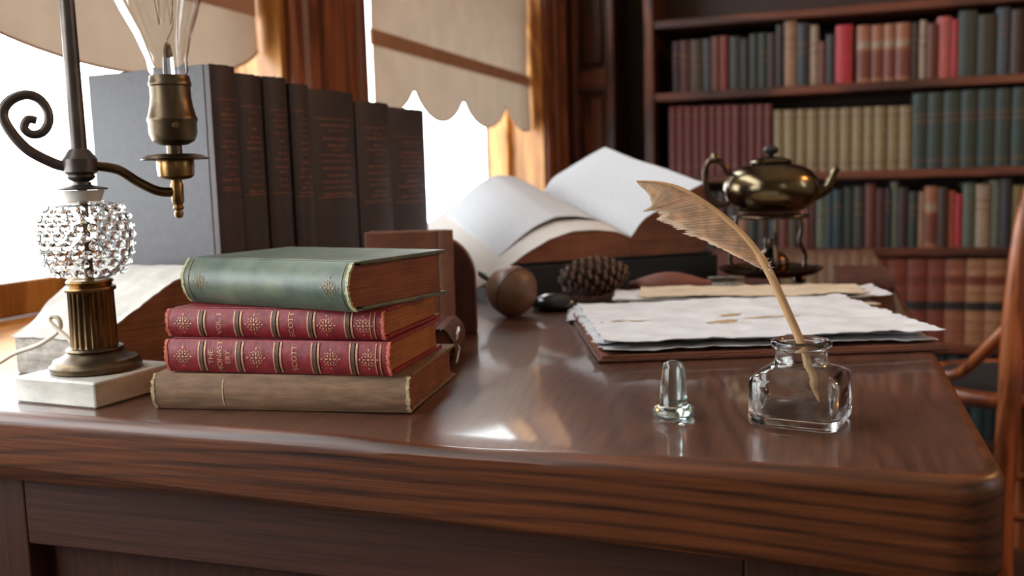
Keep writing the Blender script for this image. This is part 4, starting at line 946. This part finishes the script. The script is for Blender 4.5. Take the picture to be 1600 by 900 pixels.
pw.location = (-.283, .998, DZ+.0003); pw.scale = (1.08, .8, 1); pw.rotation_euler = (0, 0, .3)
tag(pw, 'dark polished oval stone between the bell and the papers', 'paperweight')
# pine cone
M['cone'] = mat('pine_cone_scale', srgb(92, 66, 52), 0.5, var=.35, scale=90)
M['cone_core'] = mat('pine_cone_core', srgb(46, 32, 26), 0.8, var=.3, scale=60)
pc = thing('pine_cone', 'open brown pine cone lying before the black reading slope', 'pine cone', (-.255, 1.078, DZ+.0004))
cax = Vector((.80, .58, .06)).normalized(); cm = Matrix.Translation((0, 0, .0285)) @ cax.to_track_quat('Z', 'Y').to_matrix().to_4x4()
cr_ = lambda q: .0150*sin(pi*min(1, .1+.86*q))**.7
obj('core', *xf(lathe([(max(.0008, cr_(k/12)*.8), -.042+.084*k/12) for k in range(13)], 16), cm), M['cone_core'], pc, 60)
sc = None
for k in range(96):
    q = (k+.5)/96; a = k*2.39996; z = -.040+.078*q; rr = cr_(q)*.7; ln = .0052+.0085*sin(pi*min(1, .08+.9*q))
    if sc is None:
        V = [(-.0022, -.0006, 0), (.0022, -.0006, 0), (.0056, -.0008, .78), (.0036, -.0012, 1.0), (-.0036, -.0012, 1.0), (-.0056, -.0008, .78),
             (-.0022, .0006, 0), (.0022, .0006, 0), (.0056, .0006, .78), (.0036, .0016, 1.0), (-.0036, .0016, 1.0), (-.0056, .0006, .78)]
        Fc = [(0, 1, 2, 3, 4, 5), (11, 10, 9, 8, 7, 6)]+[(i, (i+1) % 6, 6+(i+1) % 6, 6+i) for i in range(6)]
        sc = obj('scale', V, Fc, M['cone'], pc); s_ = sc
    else:
        s_ = sc.copy(); C.objects.link(s_); s_.parent = pc
    tilt = .95-.75*q
    d = Vector((cos(a)*cos(.45-q*.9), sin(a)*cos(.45-q*.9), -sin(.45-q*.9)*-1)); d = Vector((cos(a), sin(a), .55*(q-.25))).normalized()
    rt = d.to_track_quat('Z', 'X').to_matrix().to_4x4()
    # width axis tangential
    zx = d; xx_ = Vector((-sin(a), cos(a), 0)); yy_ = zx.cross(xx_)
    rt = Matrix(((xx_.x, yy_.x, zx.x, 0), (xx_.y, yy_.y, zx.y, 0), (xx_.z, yy_.z, zx.z, 0), (0, 0, 0, 1)))
    s_.matrix_local = cm @ Matrix.Translation(Vector((rr*cos(a), rr*sin(a), z))) @ rt @ Matrix.Diagonal((.75+.35*sin(pi*q), 1, ln, 1))
M['pod'] = mat('reddish_wood', srgb(122, 70, 56), 0.6, var=.2, scale=60, stretch=(.3, .3, 1))
po = thing('wooden_spindle', 'reddish brown tapered wooden spindle lying behind the papers', 'spindle', (-.177, 1.117, DZ+.0135))
pax = Vector((.985, .17, 0)).normalized(); pm = Matrix.Translation((0, 0, .0150)) @ pax.to_track_quat('Z', 'Y').to_matrix().to_4x4()
obj('spindle_body', *xf(lathe([(.001, -.047), (.0035, -.044), (.0085, -.030), (.0130, -.014), (.0148, 0), (.0138, .014), (.0098, .030), (.0062, .040), (.0058, .044)], 28), pm), M['pod'], po, 50)
obj('spindle_tip', *xf(lathe([(.0050, .0441), (.0052, .048), (.0030, .050), (.0008, .051)], 16), pm), M['pod'], po, 50)
po.location.z = DZ+.0005
M['linen'] = mat('grey_linen', srgb(150, 142, 130), 0.9, var=.15, scale=120)
ro = thing('linen_roll', 'small grey rolled cloth lying between the spindle and the kettle', 'cloth', (-.112, 1.142, DZ+.0005), .15)
V, Fc = [], []
sw = [((.0028+.0013*a)*cos(a*1.0), (.0028+.0013*a)*sin(a)) for a in np.linspace(0, 5.2*pi/2, 40)]
sw = [(p[0]*.82, p[1]*.82+.0112) for p in sw]
V = [(x_, y_, z_) for x_ in (-.021, .021) for y_, z_ in sw]; n = len(sw)
o_ = obj('rolled_layer', V, [(i, i+1, n+i+1, n+i) for i in range(n-1)], M['linen'], ro, 180)
md = o_.modifiers.new('solid', 'SOLIDIFY'); md.thickness = .0014
obj('tie', *tube([(0, .0135*cos(a), .0112+.0125*sin(a)) for a in np.linspace(0, 2*pi, 24, endpoint=False)], .0006, 6, True), M['leather_d'], ro, 60)

# ------------------------------------------------------------------ kettle on its stand
M['kettle'] = mat('tarnished_silver_brass', srgb(104, 92, 70), 0.2, 1.0, var=.3, scale=22)
M['kettle_d'] = mat('dark_stand_metal', srgb(84, 68, 54), 0.25, 1.0, var=.3, scale=22)
st = thing('kettle_stand', 'tarnished metal stand with burner and round tray', 'stand', (-.066, 1.236, DZ+.0003), .2)
obj('tray', *lathe([(.020, .0140), (.044, .0140), (.056, .0170), (.0635, .0225), (.0640, .0240), (.0615, .0245), (.054, .0195), (.043, .0170), (.018, .0170), (.002, .0172)], 48), M['kettle_d'], st, 40)
for k in range(3):
    a = 2*pi*k/3+.5
    obj('foot', *xf(lathe([(.0006, 0), (.0052, .0015), (.0075, .0060), (.0055, .0105), (.0032, .0139)], 16), Matrix.Translation((.045*cos(a), .045*sin(a), 0))), M['kettle_d'], st, 50)
    obj('stand_leg', *tube(spline([(.052*cos(a), .052*sin(a), .0205), (.054*cos(a), .054*sin(a), .036), (.045*cos(a), .045*sin(a), .054), (.048*cos(a), .048*sin(a), .070), (.0445*cos(a), .0445*sin(a), .0865)], 5), .0026, 8), M['kettle_d'], st, 60)
obj('burner', *lathe([(.010, .0173), (.019, .0185), (.0225, .0250), (.0225, .0330), (.018, .0400), (.010, .0445), (.0075, .0480), (.0085, .0560), (.0070, .0600), (.004, .0602)], 32), M['kettle_d'], st, 40)
obj('ring', *tube([(.0445*cos(a), .0445*sin(a), .0880) for a in np.linspace(0, 2*pi, 40, endpoint=False)], .0022, 8, True), M['kettle_d'], st, 60)
ke = thing('kettle', 'round tarnished brass kettle on a metal stand before the bookcase', 'kettle', (-.066, 1.236, DZ+.0900), .2)
obj('kettle_body', *lathe([(.030, .0030), (.040, .0052), (.0500, .0130), (.0565, .0230), (.0580, .0340), (.0565, .0440), (.0500, .0530), (.0400, .0590), (.0270, .0622), (.0240, .0640)], 56), M['kettle'], ke, 60)
obj('lid', *lathe([(.0255, .0641), (.0262, .0655), (.0240, .0680), (.0150, .0708), (.0070, .0722), (.0030, .0724)], 40), M['kettle'], ke, 50)
obj('knob', *lathe([(.0030, .0725), (.0036, .0742), (.0085, .0765), (.0100, .0805), (.0070, .0840), (.0025, .0855), (0, .0858)], 24), M['label_black'], ke, 60)
obj('spout', *tube(spline([(.048, -.006, .022), (.064, -.008, .030), (.070, -.009, .040), (.074, -.010, .050), (.079, -.011, .056)], 5), [.0085-.00025*i for i in range(21)], 14), M['kettle'], ke, 60)
obj('side_handle', *tube(spline([(-.050, .0, .050), (-.060, .0, .066), (-.072, 0, .070), (-.080, 0, .060), (-.080, 0, .040), (-.074, 0, .022), (-.062, 0, .014), (-.051, 0, .016)], 5), .0038, 10), M['kettle_d'], ke, 60)
obj('handle_knob', *xf(lathe([(.001, -.006), (.006, -.003), (.0065, .002), (.003, .0065), (0, .007)], 16), Matrix.Translation((-.068, 0, .072))), M['kettle'], ke, 60)

# ================================================================== CHAIR
M['bentwood'] = wood('bentwood_beech', srgb(112, 58, 30), srgb(170, 96, 54), 2, 10, 0.3, 0.1)
M['seat_black'] = mat('black_leather_seat', srgb(34, 36, 38), 0.45, var=.25, scale=60, bump=.3)
ch = thing('bentwood_chair', 'bentwood chair with black seat at the right of the desk', 'chair', (0, 0, 0))
b_ = Vector((.90, .436, 0)); f_ = Vector((-.436, .90, 0)); p0 = Vector((.318, 1.945, 0)); SW = .37
sc_ = p0+b_*(SW/2)+f_*.225+Vector((0, 0, .44))
obj('seat', *[(lambda vf: ([(p[0]*.98, p[1]*.98, p[2]) for p in vf[0]], vf[1]))(xf(lathe([(.001, .018), (.12, .017), (.165, .012), (.176, .002), (.17, -.004), (.001, -.004)], 48), Matrix.Identity(4)))][0], M['seat_black'], ch, 40).location = sc_
obj('seat_rim', *tube([(sc_.x+.186*cos(a), sc_.y+.186*sin(a), sc_.z-.004) for a in np.linspace(0, 2*pi, 48, endpoint=False)], .0165, 10, True), M['bentwood'], ch, 60)
def wp(v, z): return Vector((v.x, v.y, z))
pl = [wp(p0-f_*.02, .0), wp(p0-f_*.005, .22), wp(p0+Vector((.012, .012, 0)), .44), wp(p0+Vector((.020, .034, 0)), .63), wp(p0+Vector((.036, .070, 0))-f_*.03, .85)]
prt = [p+b_*SW for p in pl]
pr2 = [p-b_*.0 for p in prt]; pr2[4] = pr2[4]-b_*.08; pr2[3] = pr2[3]-b_*.02
hoop = pl[:4]+[pl[4], wp(pl[4]+b_*.08-f_*.03, .98), wp(pl[4]+b_*.19-f_*.035, 1.01), wp(pl[4]+b_*.27-f_*.03, .97)]+pr2[::-1]
obj('back_hoop', *tube(spline(hoop, 6), .0205, 12), M['bentwood'], ch, 60)
for s, base in ((-1, pl), (1, pr2)):
    sd = b_*s
    obj('side_bracket', *tube(spline([wp(base[3]-Vector((.004, .0, 0)), .605), wp(base[2]+f_*.07+sd*.004, .545), wp(base[2]+f_*.14+sd*.010, .487), wp(base[2]+f_*.20+sd*.022, .468), wp(sc_+sd*.186, .462)], 6), .0115, 10), M['bentwood'], ch, 60)
    fl = sc_+sd*.115+f_*.125
    obj('front_leg', *tube([wp(fl+f_*.03+sd*.02, 0), wp(fl+f_*.015+sd*.01, .22), wp(fl, .432)], [.0125, .0155, .0175], 12), M['bentwood'], ch, 60)
obj('stretcher_ring', *tube([(sc_.x+.142*cos(a), sc_.y+.142*sin(a), .19) for a in np.linspace(0, 2*pi, 40, endpoint=False)], .0095, 8, True), M['bentwood'], ch, 60)

# ================================================================== HANGING LAMP (right of the frame, warm glow on the kettle)
hl = thing('hanging_lamp', 'warm glass-shaded hanging lamp right of the desk', 'lamp', (1.15, 1.5, 1.62))
m_, nt_, p_ = nodes('warm_glow_glass'); p_.inputs['Base Color'].default_value = (1, .6, .3, 1); p_.inputs['Emission Color'].default_value = (1, .45, .16, 1); p_.inputs['Emission Strength'].default_value = 42.0
obj('glass_shade', *lathe([(.03, .10), (.07, .085), (.11, .03), (.12, -.02), (.10, -.06), (.05, -.09), (.001, -.10)], 32), m_, hl, 60)
obj('shade_cap', *lathe([(.001, .13), (.02, .128), (.034, .115), (.034, .101), (.001, .1005)], 24), M['brass'], hl, 40)
obj('suspension_rod', *lathe([(.006, .13), (.006, ZC-1.62)], 12), M['brass'], hl, 40)
